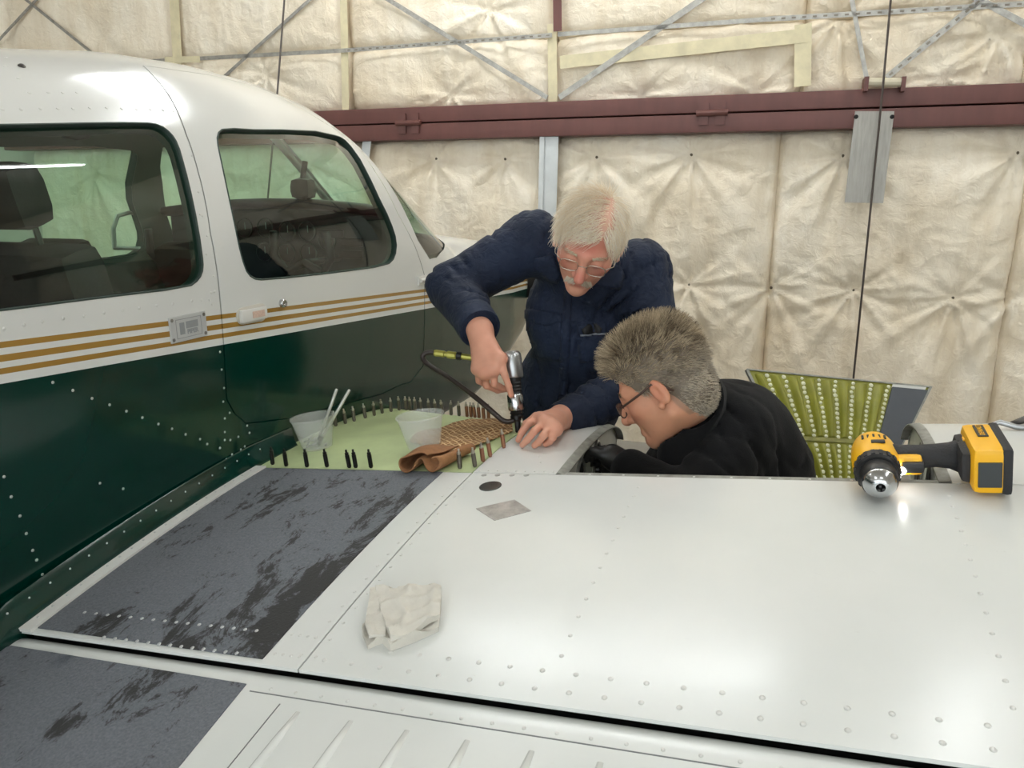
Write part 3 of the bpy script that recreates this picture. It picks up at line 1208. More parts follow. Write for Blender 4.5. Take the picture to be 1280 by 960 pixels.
corner = fpx(546, 322)
win_screen = np.array(post[:-1] + ws_top + ws_base + [(corner[0], corner[1])])
win_screen = resample(win_screen, 0.03)
door_rear = [fpx(*q) for q in ((190, 94), (212, 122), (232, 168), (247, 215), (262, 290), (272, 350), (279, 430), (281, 470), (283, 500), (293, 518), (308, 530), (358, 524), (432, 505), (477, 493), (513, 478), (529, 458), (531, 390), (531, 345), (519, 308), (497, 266), (470, 216), (452, 190))]
d0, d1 = door_rear[0], door_rear[-1]
door_loop = np.array(door_rear + [(1.98, 0.98), (1.88, 1.12), (d0[0] + 0.02, 1.12)])
door_loop = resample(door_loop, 0.03)
Y0, Y1 = -3.6, 3.9
ygrid = np.concatenate([np.arange(-3.5, 0.5, 0.12), np.arange(0.5, 2.8, 0.03), np.arange(2.8, 3.9, 0.05)])
sgrid = np.concatenate([-np.array([0.995, 0.985, 0.97, 0.95, 0.92, 0.88, 0.82, 0.74, 0.64, 0.54, 0.44, 0.34, 0.24, 0.15, 0.07]), np.arange(0.02, PI2, 0.035)])
f_out = [(y, -1.0) for y in np.linspace(Y0, Y1, 60)] + [(Y1, s) for s in np.linspace(-0.95, 1.5, 30)] + [(y, PI2) for y in np.linspace(Y1, Y0, 140)] + [(Y0, s) for s in np.linspace(1.5, -0.95, 20)]
HOLES_R = [win_aft, win_screen, door_loop]
HOLES_L = [win_aft, win_screen, win_door]


def shell(name, outline, holes, inset, m, sides, xs=None, ysv=None, step=(0.03, 0.035), parent=plane):
    vs, fs = [], []
    for side, hl in sides:
        V, T = cdt_fill(outline, hl, step[0], step[1], xs, ysv)
        p = fus(V, inset, side)
        k = sum(len(a) for a in vs)
        vs.append(p)
        fs.append((T if side > 0 else T[:, ::-1]) + k)
    return mk(name, np.concatenate(vs), np.concatenate(fs), m, parent)


shell('fuselage_skin', f_out, None or HOLES_R, 0.0, M_FUS, [(1, HOLES_R), (-1, HOLES_L)], ygrid, sgrid)
m_lining = NT('cabin_lining')
tc = m_lining.n('ShaderNodeTexCoord')
sp = m_lining.n('ShaderNodeSeparateXYZ')
m_lining.l(tc.outputs['Object'], sp.inputs[0])
rr = m_lining.ramp(sp.outputs[2], [(0.0, lin(10, 60, 52)), (1.0, lin(10, 60, 52))])
mr = m_lining.n('ShaderNodeMapRange')
mr.inputs['From Min'].default_value = 1.26
mr.inputs['From Max'].default_value = 1.30
m_lining.l(sp.outputs[2], mr.inputs['Value'])
rr = m_lining.ramp(mr.outputs[0], [(0.4, lin(8, 66, 58)), (0.6, lin(120, 128, 120))])
m_lining.l(rr.outputs[0], m_lining.b.inputs['Base Color'])
m_lining.b.inputs['Roughness'].default_value = 0.8
# the lining stops at the windscreen, so its outline follows the screen posts
lin_o2 = resample([(-0.4, -0.8), (2.55, -0.8), (2.5, 0.0), (post[0][0] - 0.02, post[0][1] - 0.01)] + [(q[0] - 0.02, q[1]) for q in post[1:]] + [(q[0] - 0.02, q[1]) for q in ws_top[1:]] + [(2.10, PI2), (-0.4, PI2)], 0.04)
shell('cabin_lining', lin_o2, None, 0.03, m_lining.m, [(1, [win_aft, win_door]), (-1, [win_aft, win_door])], np.arange(-0.38, 2.6, 0.05), np.concatenate([-np.arange(0.05, 0.8, 0.1), np.arange(0.02, PI2, 0.05)]))
# window reveals, rubber and glass
m_rub = mat('window_seal', (46, 62, 56), 0.6)
m_wframe = mat('window_frame', (196, 198, 190), 0.5)
GLASS = m_glass('tinted_acrylic', (0.66, 0.86, 0.75))


def reveal(name, loop, side, parent):
    loop = shrink(loop, 0.0015)
    a, b_ = fus(loop, 0.0, side), fus(loop, 0.031, side)
    n = len(loop)
    f = [(i, (i + 1) % n, n + (i + 1) % n, n + i) for i in range(n)]
    return mk(name, np.concatenate([a, b_]), f, m_rub, parent, True)


def pane(name, loop, side, parent, inset=0.008, label=None):
    V, T = cdt_fill(loop, [], 0.06, 0.06)
    a = fus(V, inset, side)
    o = mk(name, a, T if side > 0 else T[:, ::-1], GLASS, parent, True)
    return o


door = slab('cabin_door', shrink(door_loop, 0.0035), [win_door], lambda V: fus(V, 0.0), lambda V: fus(V, 0.012), M_FUS, plane, 0.03, 0.035)
for side in (1, -1):
    reveal('window_reveal', win_aft, side, plane)
    pane('cabin_window', win_aft, side, plane)
    pr = door if side > 0 else plane
    reveal('window_reveal', win_door, side, pr)
    pane('door_window' if side > 0 else 'cabin_window', win_door, side, pr)
    pane('windscreen', win_screen, side, plane, 0.004)
    MB().tube(fus(np.vstack([win_aft, win_aft[:1]]), 0.0005, side), 0.0024, 6, 0, False).build('window_seal', m_rub, plane)
    MB().tube(fus(np.vstack([win_door, win_door[:1]]), 0.0005, side), 0.0024, 6, 0, False).build('window_seal', m_rub, pr)
cp = fus(np.array([(y, PI2) for y in np.linspace(2.11, 2.85, 14)]), 0.01)
MB().tube(cp, 0.016, 8, flat=0.6).build('windscreen_post', m_wframe, plane, smooth=True)
# nose cap, spinner, propeller
e_ = fus(np.array([(3.9, s) for s in np.concatenate([np.linspace(-0.99, 0, 10), np.linspace(0.1, PI2, 10)])]))
el = e_.copy()
el[:, 0] = 2 * XC - el[:, 0]
ring = np.concatenate([e_, el[::-1]])
mk('cowl_front', np.concatenate([ring, [[XC, 3.92, 1.03]]]), [(i, (i + 1) % len(ring), len(ring)) for i in range(len(ring))], m_white, plane)
MB().lathe([(0.13, 0), (0.125, 0.06), (0.09, 0.17), (0.03, 0.25), (0, 0.26)], 24, (XC, 3.92, 1.03), frame((0, 1, 0))).build('spinner', m_white, plane, smooth=True)
for s in (-1, 1):
    MB().box((XC + s * 0.52, 3.98, 1.03), (0.84, 0.02, 0.12), None, 0, 0.009).build('propeller_blade', m_black, plane, autosmooth=40)
# undercarriage
for gx, gy in ((-0.72, 1.25), (-2.86, 1.25), (XC, 3.0)):
    top = float(zlow(-abs(gx - XC) * 0 + max(gx, -0.72), gy)) if gx > -2 and gx != XC else 0.72
    b = MB().tube([(gx, gy, 0.2), (gx, gy, top + 0.03)], 0.03, 10)
    gear = b.build('gear_leg', m_white, plane, smooth=True)
    b = MB()
    ringp = [(0.075, -0.05), (0.15, -0.055), (0.19, -0.03), (0.2, 0), (0.19, 0.03), (0.15, 0.055), (0.075, 0.05)]
    b.lathe(ringp, 24, (gx, gy, 0.2), frame((1, 0, 0)))
    b.lathe([(0, -0.045), (0.076, -0.045), (0.076, 0.045), (0, 0.045)], 24, (gx, gy, 0.2), frame((1, 0, 0)), 1)
    b.build('wheel', [m_black, m_alu], gear, smooth=True)
# far wing
far = resample([(-2.34, 0.8), (-4.6, 0.8), (-4.6, 1.97), (-2.34, 1.97)], 0.05)
slab('far_wing', far, [], lambda V: np.column_stack([V[:, 0], V[:, 1], zw(2 * XC - V[:, 0], np.minimum(V[:, 1], 1.97))]),
     lambda V: np.column_stack([V[:, 0], V[:, 1], zw(2 * XC - V[:, 0], V[:, 1]) - 0.12]), M_WING, plane, 0.1, 0.06, flip=False)

# --- fuselage root fairing along the wing
vs, fs = [], []
yy = np.linspace(0.35, 1.60, 40)
for i, y in enumerate(yy):
    zt = float(zw(-1.24, min(y, 1.43)) if y > 0.79 else zf(-1.24, y))
    hw = fus(np.array([(y, -0.5)]))[0][0]
    up = 0.055
    vs += [(hw + 0.0015, y, zt + up), (hw + 0.004, y, zt + up - 0.002), (hw + 0.010, y, zt + 0.022), (hw + 0.022, y, zt + 0.004), (hw + 0.02, y, zt - 0.03)]
    if i:
        k = 5 * i
        fs += [(k - 5 + j, k - 4 + j, k + 1 + j, k + j) for j in range(4)]
mk('root_fairing', vs, [f[::-1] for f in fs], m_green, plane)

# --- fuselage rivets
rv = MB()


def fn_(p):
    e = 1e-3
    g0 = np.array([(fg(np.array([p + d * e]))[0] - fg(np.array([p - d * e]))[0]) for d in np.eye(3)])
    return g0 / np.linalg.norm(g0)


def frow(pts, n=None, r=0.0036):
    if n:
        pts = [(pts[0][0] + (pts[1][0] - pts[0][0]) * i / (n - 1), pts[0][1] + (pts[1][1] - pts[0][1]) * i / (n - 1)) for i in range(n)]
    for q in pts:
        try:
            p = onfus(*q)
        except ValueError:
            continue
        rivet(rv, p, fn_(p), r, 0.0016)


frow([(5, 411), (30, 406), (53, 402), (79, 398), (105, 395), (130, 391), (153, 388), (174, 385), (196, 382), (216, 380), (240, 376), (252, 375), (262, 375), (265, 380), (264, 366)])
frow([(3, 137), (26, 137), (50, 136), (72, 136), (91, 136), (112, 135), (133, 135), (152, 136), (171, 137), (188, 137), (204, 138), (217, 139)])
frow([(36, 116), (60, 116), (78, 116), (96, 116), (22, 98), (6, 83), (8, 72), (212, 127)])
frow([(240, 195), (248, 240), (253, 270), (259, 295), (258, 318), (267, 345), (268, 365), (250, 268)], r=0.003)
rv.build('cabin_rivets', m_rivet, plane, smooth=True)['kind'] = 'stuff'
rv = MB()
frow([(66, 478), (91, 488), (115, 498), (137, 506), (158, 514), (178, 522), (198, 530), (215, 536), (232, 543), (250, 549), (259, 555), (275, 560)], r=0.0032)
frow([(275, 440), (277, 462), (280, 485), (279, 502), (287, 516), (281, 523), (309, 532), (281, 540), (288, 550), (298, 546), (306, 558), (281, 550), (301, 562), (283, 574), (312, 541), (290, 568)], r=0.003)
frow([(5, 596), (14, 621), (25, 645), (33, 667), (41, 688), (46, 700), (53, 718)], r=0.003)
frow([(125, 604), (154, 611)], r=0.003)
rv.build('fuselage_rivets', mat('fuselage_rivet', (176, 184, 178), 0.3, 0.4), plane, smooth=True)['kind'] = 'stuff'
rv = MB()
for y in np.arange(0.50, 1.5, 0.042):
    zt = float(zw(-1.24, min(y, 1.43)) if y > 0.79 else zf(-1.24, y))
    hw = fus(np.array([(y, -0.5)]))[0][0]
    rivet(rv, (hw + 0.007, y, zt + 0.038), (1, 0, 0.2), 0.0022, 0.0012)
rv.build('fairing_rivets', m_rivet_m, plane, smooth=True)['kind'] = 'stuff'

# --- name plate, door handle, lock, hinge
def fframe(px, py, px2, py2):
    """local frame on the fuselage side: x forward, z out"""
    p = onfus(px, py)
    n = fn_(p)
    q = onfus(px2, py2)
    return p, frame(n, q - p)


cs = [onfus(*q) for q in ((213, 397), (258, 388), (255, 420), (210, 430))]
pc, pR = np.mean(cs, 0), None
nrm = fn_(onfus(234, 409))
pR = frame(nrm, cs[1] - cs[0])
pw, ph = np.linalg.norm(cs[1] - cs[0]), np.linalg.norm(cs[3] - cs[0])
plate_m = mat('plate_grey', (196, 198, 198), 0.4, 0.2)
np_ = MB().box(pc + nrm * 0.002, (pw, ph, 0.004), pR, 0, 0.001).build('name_plate', plate_m, plane)
for i in range(4):
    sx1, sy1 = ((-1, -1), (1, -1), (1, 1), (-1, 1))[i]
    MB().lathe([(0.004, 0), (0.004, 0.001), (0, 0.002)], 8, pc + pR @ np.array((sx1 * (pw / 2 - 0.006), sy1 * (ph / 2 - 0.007), 0.004)), pR).build('screw', mat('screw_grey', (130, 128, 124), 0.4, 0.6), np_)
m_logo = mat('plate_print', (142, 146, 148), 0.5)
b = MB()
iw, ih = pw * 0.70, ph * 0.74
for (a0, a1, b0, b1) in ((-iw / 2, iw / 2, ih / 2 - 0.0012, ih / 2), (-iw / 2, iw / 2, -ih / 2, -ih / 2 + 0.0012), (-iw / 2, -iw / 2 + 0.0012, -ih / 2, ih / 2), (iw / 2 - 0.0012, iw / 2, -ih / 2, ih / 2)):
    b.box(pc + pR @ np.array(((a0 + a1) / 2, (b0 + b1) / 2, 0.0042)), (a1 - a0, b1 - b0, 0.0006), pR)
b.build('border_line', m_logo, np_)
MB().box(pc + pR @ np.array((-pw * 0.19, 0, 0.0042)), (pw * 0.13, ph * 0.46, 0.0008), pR).build('logo_bar', m_logo, np_)
MB().box(pc + pR @ np.array((pw * 0.085, ph * 0.105, 0.0042)), (pw * 0.33, ph * 0.27, 0.0008), pR).build('logo_block', m_logo, np_)


def text(body, size, c, R, m, parent, depth=0.0003, name='lettering', bold=0.0):
    cu = bpy.data.curves.new(name, 'FONT')
    cu.body = body
    cu.size = size
    cu.extrude = depth
    cu.offset = bold
    cu.align_x = 'CENTER'
    cu.align_y = 'CENTER'
    cu.materials.append(m)
    o = bpy.data.objects.new(name, cu)
    COL.objects.link(o)
    M = Matrix([[*R[i], c[i]] for i in range(3)] + [[0, 0, 0, 1]])
    dg = bpy.context.evaluated_depsgraph_get()
    me = bpy.data.meshes.new_from_object(o.evaluated_get(dg))
    bpy.data.objects.remove(o)
    me.transform(M)
    o = bpy.data.objects.new(name, me)
    COL.objects.link(o)
    o.parent = parent
    bpy.context.view_layer.update()
    o.matrix_parent_inverse = parent.matrix_world.inverted()
    return o


text('PIPER', ph * 0.24, pc + pR @ np.array((pw * 0.09, -ph * 0.17, 0.0042)), pR, m_logo, np_, bold=0.0006)
# door handle in its oval recess
cs = [onfus(*q) for q in ((293, 397), (337, 388))]
n_ = fn_(onfus(315, 394))
hR = frame(n_, cs[1] - cs[0])
hc = (cs[0] + cs[1]) / 2
hl = np.linalg.norm(cs[1] - cs[0])
b = MB()
oval = [(hl * 0.22 + 0.022 * math.cos(a), 0.022 * math.sin(a)) for a in np.linspace(-PI2, PI2, 12)] + [(-hl * 0.30 + 0.020 * math.cos(a), 0.020 * math.sin(a)) for a in np.linspace(PI2, 3 * PI2, 12)]
b.prism(oval, 0, 0.0025, hc, hR)
hd = b.build('door_handle', mat('handle_recess', (212, 208, 198), 0.4), door, autosmooth=40)
b = MB().box(hc + hR @ np.array((-0.006, 0.0, 0.008)), (hl * 0.72, 0.030, 0.011), hR, 0, 0.004)
b.build('lever', m_white, hd, autosmooth=40)
MB().box(hc + hR @ np.array((0.006, 0.0, 0.014)), (hl * 0.34, 0.016, 0.0008), hR).build('placard', mat('faded_red_print', (214, 186, 170), 0.5, var=0.12, vscale=200), hd)
pl_ = onfus(352, 379)
MB().lathe([(0.011, 0), (0.011, 0.006), (0.009, 0.011), (0.005, 0.011), (0.004, 0.008), (0, 0.008)], 18, pl_, frame(fn_(pl_))).build('door_lock', mat('chrome', (190, 190, 190), 0.15, 1.0), door, smooth=True)
for q in ((527, 350),):
    p_ = onfus(*q)
    n_ = fn_(p_)
    MB().tube([p_ + n_ * 0.008 - v3(0, 0.022, 0), p_ + n_ * 0.008 + v3(0, 0.03, 0)], 0.007, 8).box(p_ + n_ * 0.003, (0.006, 0.06, 0.03)).build('door_hinge', m_white, door)
# small antenna base on the roof
p_ = onfus(27, 83)
MB().lathe([(0.007, 0), (0.007, 0.002), (0.003, 0.005), (0, 0.005)], 12, p_, frame(fn_(p_))).build('roof_stud', mat('dark_stud', (60, 56, 52), 0.5), plane)

# --- cabin interior
m_seat = mat('seat_dark', (34, 38, 38), 0.75, bump=0.2, bscale=80)
m_teal = mat('seat_teal', (14, 62, 60), 0.75)
m_panel = mat('panel_grey', (52, 54, 54), 0.6, var=0.1, vscale=20)
m_gface = mat('gauge_face', (20, 21, 21), 0.3)
m_gring = mat('gauge_ring', (96, 98, 96), 0.35, 0.4)
m_pale = mat('pale_print', (196, 204, 200), 0.5)


def seat(x, y, top, w, name='cabin_seat'):
    e = empty(name, (x, y, 0.8), parent=plane)
    e.matrix_parent_inverse = plane.matrix_world.inverted()
    tilt = 0.22
    Rm = np.array([[1, 0, 0], [0, math.cos(tilt), -math.sin(tilt)], [0, math.sin(tilt), math.cos(tilt)]])
    up_ = Rm @ np.array((0, 0, 1.0))
    base = v3(x, y, 0.95)
    bh = top - 0.16 - 0.95
    MB().box(base + up_ * bh / 2, (w, 0.11, bh), Rm, 0, 0.045).build('backrest', m_seat, e, autosmooth=50)
    MB().box(base + up_ * (bh + 0.095) + v3(0, 0.0, 0), (w * 0.62, 0.09, 0.13), Rm, 0, 0.04).build('headrest', m_seat, e, autosmooth=50)
    MB().box(v3(x, y + 0.22, 0.9), (w, 0.45, 0.12), None, 0, 0.045).build('seat_cushion', m_teal, e, autosmooth=50)
    for s in (-0.1, 0.1):
        MB().tube([base + up_ * (bh - 0.02) + v3(s, 0, 0), base + up_ * (bh + 0.06) + v3(s, 0, 0)], 0.006, 6).build('headrest_post', m_gring, e)


seat(-1.52, 1.20, 1.585, 0.42)
seat(-2.03, 1.02, 1.50, 0.40)
seat(-1.53, 1.72, 1.40, 0.40)
seat(-2.06, 1.72, 1.40, 0.40)
PY = 2.30


def onpan(px, py, y=PY):
    r_ = ray(px, py)
    return CAM + r_ * ((y - CAM[1]) / r_[1])


xs_ = np.linspace(-2.27, -1.315, 21)
arch = 1.475 + 0.03 * (1 - ((xs_ - XC) / 0.48) ** 2)
poly = [(xs_[0], 1.02)] + [(xs_[-1], 1.02)] + [(x, z) for x, z in zip(xs_[::-1], arch[::-1] - 0.035)]
ipan = MB().prism(poly, 0, 0.03, (0, PY, 0), np.array([[1, 0, 0], [0, 0, 1], [0, 1, 0]], float)).build('instrument_panel', m_panel, plane)
vs, fs = [], []
for i, (x, z) in enumerate(zip(xs_, arch)):
    vs += [(x, PY - 0.05, z - 0.022), (x, PY - 0.045, z - 0.004), (x, PY + 0.0, z), (XC + (x - XC) * 0.7, PY + 0.22, z - 0.03), (XC + (x - XC) * 0.7, PY + 0.22, z - 0.06), (x, PY - 0.03, z - 0.034)]
    if i:
        k = 6 * i
        fs += [(k - 6 + j, k - 6 + (j + 1) % 6, k + (j + 1) % 6, k + j) for j in range(6)]
mk('glareshield', vs, fs, m_black, plane, True)
for q in ((307, 285), (333, 285), (360, 289), (385, 289), (360, 316), (387, 316), (410, 300), (332, 315)):
    p_ = onpan(*q) + v3(0, -0.002, 0)
    b = MB().lathe([(0.036, 0), (0.036, 0.006), (0.032, 0.008), (0.031, 0.005), (0, 0.005)], 20, p_, frame((0, -1, 0)))
    gg = b.build('gauge', m_gring, ipan, autosmooth=40)
    MB().lathe([(0.031, 0), (0, 0.0005)], 20, p_ + v3(0, -0.0055, 0), frame((0, -1, 0))).box(p_ + v3(0.005, -0.0068, 0.008), (0.003, 0.001, 0.024), None, 1).build('dial', [m_gface, m_pale], gg)
for q, w, h in (((415, 292), 0.10, 0.03), ((440, 303), 0.09, 0.028), ((440, 318), 0.09, 0.028), ((412, 322), 0.05, 0.02)):
    MB().box(onpan(*q) + v3(0, -0.006, 0), (w, 0.012, h), None, 0, 0.003).build('radio_unit', m_gface, ipan)
for xx in (-1.53, -2.06):
    z = 1.30
    b = MB().tube([(xx, PY, z), (xx, PY - 0.2, z)], 0.011, 8)
    b.tube([(xx - 0.10, PY - 0.22, z + 0.10), (xx - 0.11, PY - 0.21, z + 0.02), (xx - 0.07, PY - 0.2, z - 0.03), (xx, PY - 0.2, z), (xx + 0.07, PY - 0.2, z - 0.03), (xx + 0.11, PY - 0.21, z + 0.02), (xx + 0.10, PY - 0.22, z + 0.10)], 0.014, 8)
    b.build('control_yoke', m_black, plane, smooth=True)
p_ = P(379, 236, 2.62)
MB().box(p_, (0.085, 0.06, 0.075), None, 0, 0.03).tube([p_ + v3(0, 0, 0.03), p_ + v3(0.0, 0.02, 0.09)], 0.01, 8).build('compass', m_black, plane, autosmooth=50)
p_ = P(93, 160, 1.95)
MB().lathe([(0.042, 0.03), (0.042, 0.0), (0.03, -0.025), (0, -0.03)], 20, p_, None).build('overhead_disc', mat('disc_dark', (38, 52, 46), 0.7), plane, smooth=True)  # dark round disc under the headliner
# storm-window frame in the far front window
X2 = -2.32


def onx(px, py, X):
    r_ = ray(px, py)
    return CAM + r_ * ((X - CAM[0]) / r_[0])


lp = [onx(*q, X2) for q in ((143, 310), (142, 285), (147, 270), (160, 266), (172, 266), (181, 273), (192, 305), (191, 311))]
MB().tube(lp + lp[:1], 0.008, 6, 0, False).build('storm_window_frame', m_wframe, plane)
MB().box((XC, 1.1, 0.80), (0.95, 2.9, 0.03)).build('cabin_floor', m_teal, plane)
MB().box((XC, 0.25, 1.05), (0.9, 0.04, 0.5)).build('cabin_bulkhead', m_teal, plane)

# ================================================================== tools and things on the wing
def up_at(x, y):
    n = wn(x, y)
    return n / np.linalg.norm(n)


def onwing2(px, py):
    for k in range(60):
        try:
            return onwing(px, py + k * 0.5)
        except ValueError:
            pass
    raise ValueError('no wing there')


# --- cleco fasteners
m_ck = mat('cleco_black', (30, 29, 27), 0.35, 0.6)
m_cc = mat('cleco_copper', (150, 104, 82), 0.35, 0.7)
m_cg = mat('cleco_grey', (104, 98, 88), 0.35, 0.7)
m_ct = mat('cleco_tip', (176, 168, 156), 0.3, 0.8)
prof = [(0.0034, 0.0), (0.0034, 0.0025), (0.0047, 0.003), (0.0047, 0.029), (0.0036, 0.0295), (0.0042, 0.031), (0.0042, 0.034), (0.0024, 0.035), (0.0022, 0.041), (0.0, 0.0415)]
proto = {}
for nm, mm in (('k', m_ck), ('c', m_cc), ('g', m_cg)):
    b = MB()
    b.lathe(prof[:5], 9, mi=0)
    b.lathe(prof[4:], 9, mi=1)
    me = bpy.data.meshes.new('cleco')
    me.from_pydata(b.v, [], b.f)
    me.materials.append(mm)
    me.materials.append(m_ct if nm != 'k' else m_ck)
    me.polygons.foreach_set('material_index', np.array(b.mi, dtype=np.int32))
    me.polygons.foreach_set('use_smooth', [True] * len(b.f))
    me.update()
    me.set_sharp_from_angle(angle=math.radians(35))
    proto[nm] = me


ORD = ['first', 'second', 'third', 'fourth', 'fifth', 'sixth', 'seventh', 'eighth', 'ninth']


def clecos(pts, kind, label, group, sc=1.12):
    for i_, q in enumerate(pts):
        p = onwing2(*q)
        n = up_at(p[0], min(p[1], 1.75))
        n = n + RNG.normal(0, 0.04, 3)
        o = bpy.data.objects.new('cleco_fastener', proto[kind])
        COL.objects.link(o)
        Rm = frame(n)
        o.matrix_world = Matrix([[*(Rm[i] * sc), p[i]] for i in range(3)] + [[0, 0, 0, 1]])
        tag(o, label % ORD[i_], 'fastener', group)


clecos([(319, 580), (327, 578)], 'k', '%s black cleco from the fuselage, in the pair at the walkway corner', 'clecos at the inner rear corner')
clecos([(341, 581), (358, 583), (384, 584), (409, 584), (437, 585), (445, 585), (464, 585)], 'k', '%s from left of seven black clecos in a row along the grey walkway', 'clecos along the walkway')
clecos([(330, 570), (347, 563), (363, 556)], 'c', '%s from left of three copper clecos left of the cup with brushes', 'copper clecos beside the fuselage')
clecos([(420, 533), (432, 530), (443, 527), (457, 523), (468, 520), (478, 517), (489, 515), (499, 513)], 'g', '%s grey cleco right of the brush cup, in the row along the green fuselage', 'clecos along the fuselage')
clecos([(508, 512), (513, 512), (519, 512), (527, 513), (537, 514), (545, 515), (554, 516), (564, 518), (574, 519)], 'g', '%s from left of nine grey clecos on the far edge behind the empty cup', 'clecos along the front edge')
clecos([(584, 521), (589, 522), (594, 521), (599, 523), (605, 522), (611, 524)], 'c', '%s from left in the dense cluster of copper clecos beyond the brown cloth', 'copper cleco cluster')
clecos([(575, 586), (594, 584)], 'g', '%s grey cleco to the right of the rolled cloth, near the seam', 'clecos right of the rolled cloth')
clecos([(604, 577), (613, 571), (630, 560)], 'c', '%s slim copper cleco from the seam, between brown cloth and white skin', 'clecos by the hand')

# --- plastic cups
t = NT('frosted_plastic')
t.b.inputs['Base Color'].default_value = lin(232, 234, 230)
t.b.inputs['Roughness'].default_value = 0.35
t.b.inputs['Transmission Weight'].default_value = 0.0
t.b.inputs['Alpha'].default_value = 0.24
M_CUP = t.m


def cup(base_px, w_px, h_px, label, lift=0.0):
    p = onwing(*base_px)
    n = up_at(p[0], p[1])
    p = p + n * (lift + 0.0005)
    d = (p - CAM) @ FW
    rt_, h = w_px / 2 * d / F_PX, h_px * d / F_PX
    rb = rt_ * 0.70
    e = empty('plastic_cup', p)
    tag(e, label, 'cup')
    Rm = frame(n)
    MB().lathe([(0, 0.002), (rb - 0.004, 0.002), (rb, 0.0), (rb + (rt_ - rb) * 0.9, h * 0.9), (rt_, h - 0.004), (rt_ + 0.0025, h - 0.003), (rt_ + 0.0025, h), (rt_ - 0.001, h), (rb + (rt_ - rb) * 0.9 - 0.0015, h * 0.9), (rb - 0.002, 0.004), (0, 0.004)], 32, p, Rm).build('cup_body', M_CUP, e, autosmooth=50)
    b = MB()
    rng = np.random.default_rng(3)
    return e, p, Rm, rb, rt_, h, d


e, p, Rm, rb, rt_, h, dd = cup((397, 559), 53, 40, 'frosted plastic cup with two pale brush handles beside the fuselage')
rng = np.random.default_rng(5)
for i in range(16):
    a, r_ = rng.uniform(0, 6.28), rng.uniform(0, rb * 0.75)
    c = p + Rm @ np.array((r_ * math.cos(a), r_ * math.sin(a), 0.006 + rng.uniform(0, 0.018)))
    ax = rng.normal(0, 1, 3)
    ax /= np.linalg.norm(ax)
    o = MB().tube([c - ax * 0.006, c + ax * 0.004, c + ax * 0.006], [0.0022, 0.0022, 0.004], 7).build('loose_rivet', m_alu, None, smooth=True)
    tag(o, 'loose metal rivet inside the cup with the brush handles', 'rivet', 'loose rivets in the first cup')
for i, (q0, q1, tip) in enumerate((((396, 545), (421, 486), 0), ((400, 545), (437, 487), 1))):
    a = p + Rm @ np.array((-0.004 + 0.008 * i, 0.004 - 0.006 * i, 0.006))
    z1 = P(*q1, dd + 0.01)
    o = empty('acid_brush', a)
    tag(o, 'pale tube-handled brush leaning in the cup, ' + ('upright one on the left' if i == 0 else 'more tilted one on the right'), 'brush')
    MB().tube([a + (z1 - a) * 0.16, a + (z1 - a) * 0.98, z1], [0.0042, 0.0042, 0.003], 10).build('handle', mat('tin_handle', (206, 206, 200), 0.25, 0.4), o, smooth=True)
    MB().tube([a, a + (z1 - a) * 0.17], [0.006, 0.004], 8).build('bristles', mat('bristle', (60, 54, 48), 0.9), o)
RAGTOP = 0.012
cup((531, 562), 58, 41, 'empty frosted plastic cup standing on the brown cloth', RAGTOP - 0.004)

# --- brown cloth, flat at the back and rolled over itself in front
t = NT('brown_woven')
n1 = t.noise(30, 4, 0.6)
tc = t.n('ShaderNodeTexCoord')
wv = []
for ang in (0.6, -0.75):
    mpn = t.n('ShaderNodeMapping')
    mpn.inputs['Rotation'].default_value = (0, 0, ang)
    t.l(tc.outputs['Object'], mpn.inputs[0])
    w_ = t.n('ShaderNodeTexWave')
    w_.inputs['Scale'].default_value = 22
    w_.inputs['Distortion'].default_value = 1.5
    w_.inputs['Detail Scale'].default_value = 2.0
    t.l(mpn.outputs[0], w_.inputs[0])
    wv.append(w_)
mxw = t.n('ShaderNodeMath', operation='MAXIMUM')
t.l(wv[0].outputs['Fac'], mxw.inputs[0])
t.l(wv[1].outputs['Fac'], mxw.inputs[1])
ck = t.ramp(mxw.outputs[0], [(0.55, lin(140, 98, 58)), (0.85, lin(178, 136, 88)), (0.97, lin(220, 192, 150))])
cr = t.ramp(n1.outputs[0], [(0.35, (0.66, 0.6, 0.52, 1)), (0.6, (1, 1, 1, 1))])
mx = t.n('ShaderNodeMixRGB', blend_type='MULTIPLY', i_0=0.9)
t.l(ck.outputs[0], mx.inputs[1])
t.l(cr.outputs[0], mx.inputs[2])
t.l(mx.outputs[0], t.b.inputs['Base Color'])
t.b.inputs['Roughness'].default_value = 0.85
t.bump(mxw.outputs[0], 0.5, 0.003)
M_BROWN = t.m
m_suede = mat('brown_suede', (150, 106, 70), 0.9, var=0.22, vscale=30, bump=0.3, bscale=150)
cl = [onwing2(*q) for q in ((541, 566), (572, 566), (604, 558), (641, 541), (640, 533), (618, 527), (590, 527), (566, 531), (548, 538), (520, 545), (512, 556))]
outl = resample([(c[0], c[1]) for c in cl], 0.012)


def cloth_h(V):
    q = np.column_stack([V[:, 0] * 22, V[:, 1] * 22, V[:, 0] * 0])
    return 0.003 + 0.011 * fbm(q, 2, 21) * 1.0


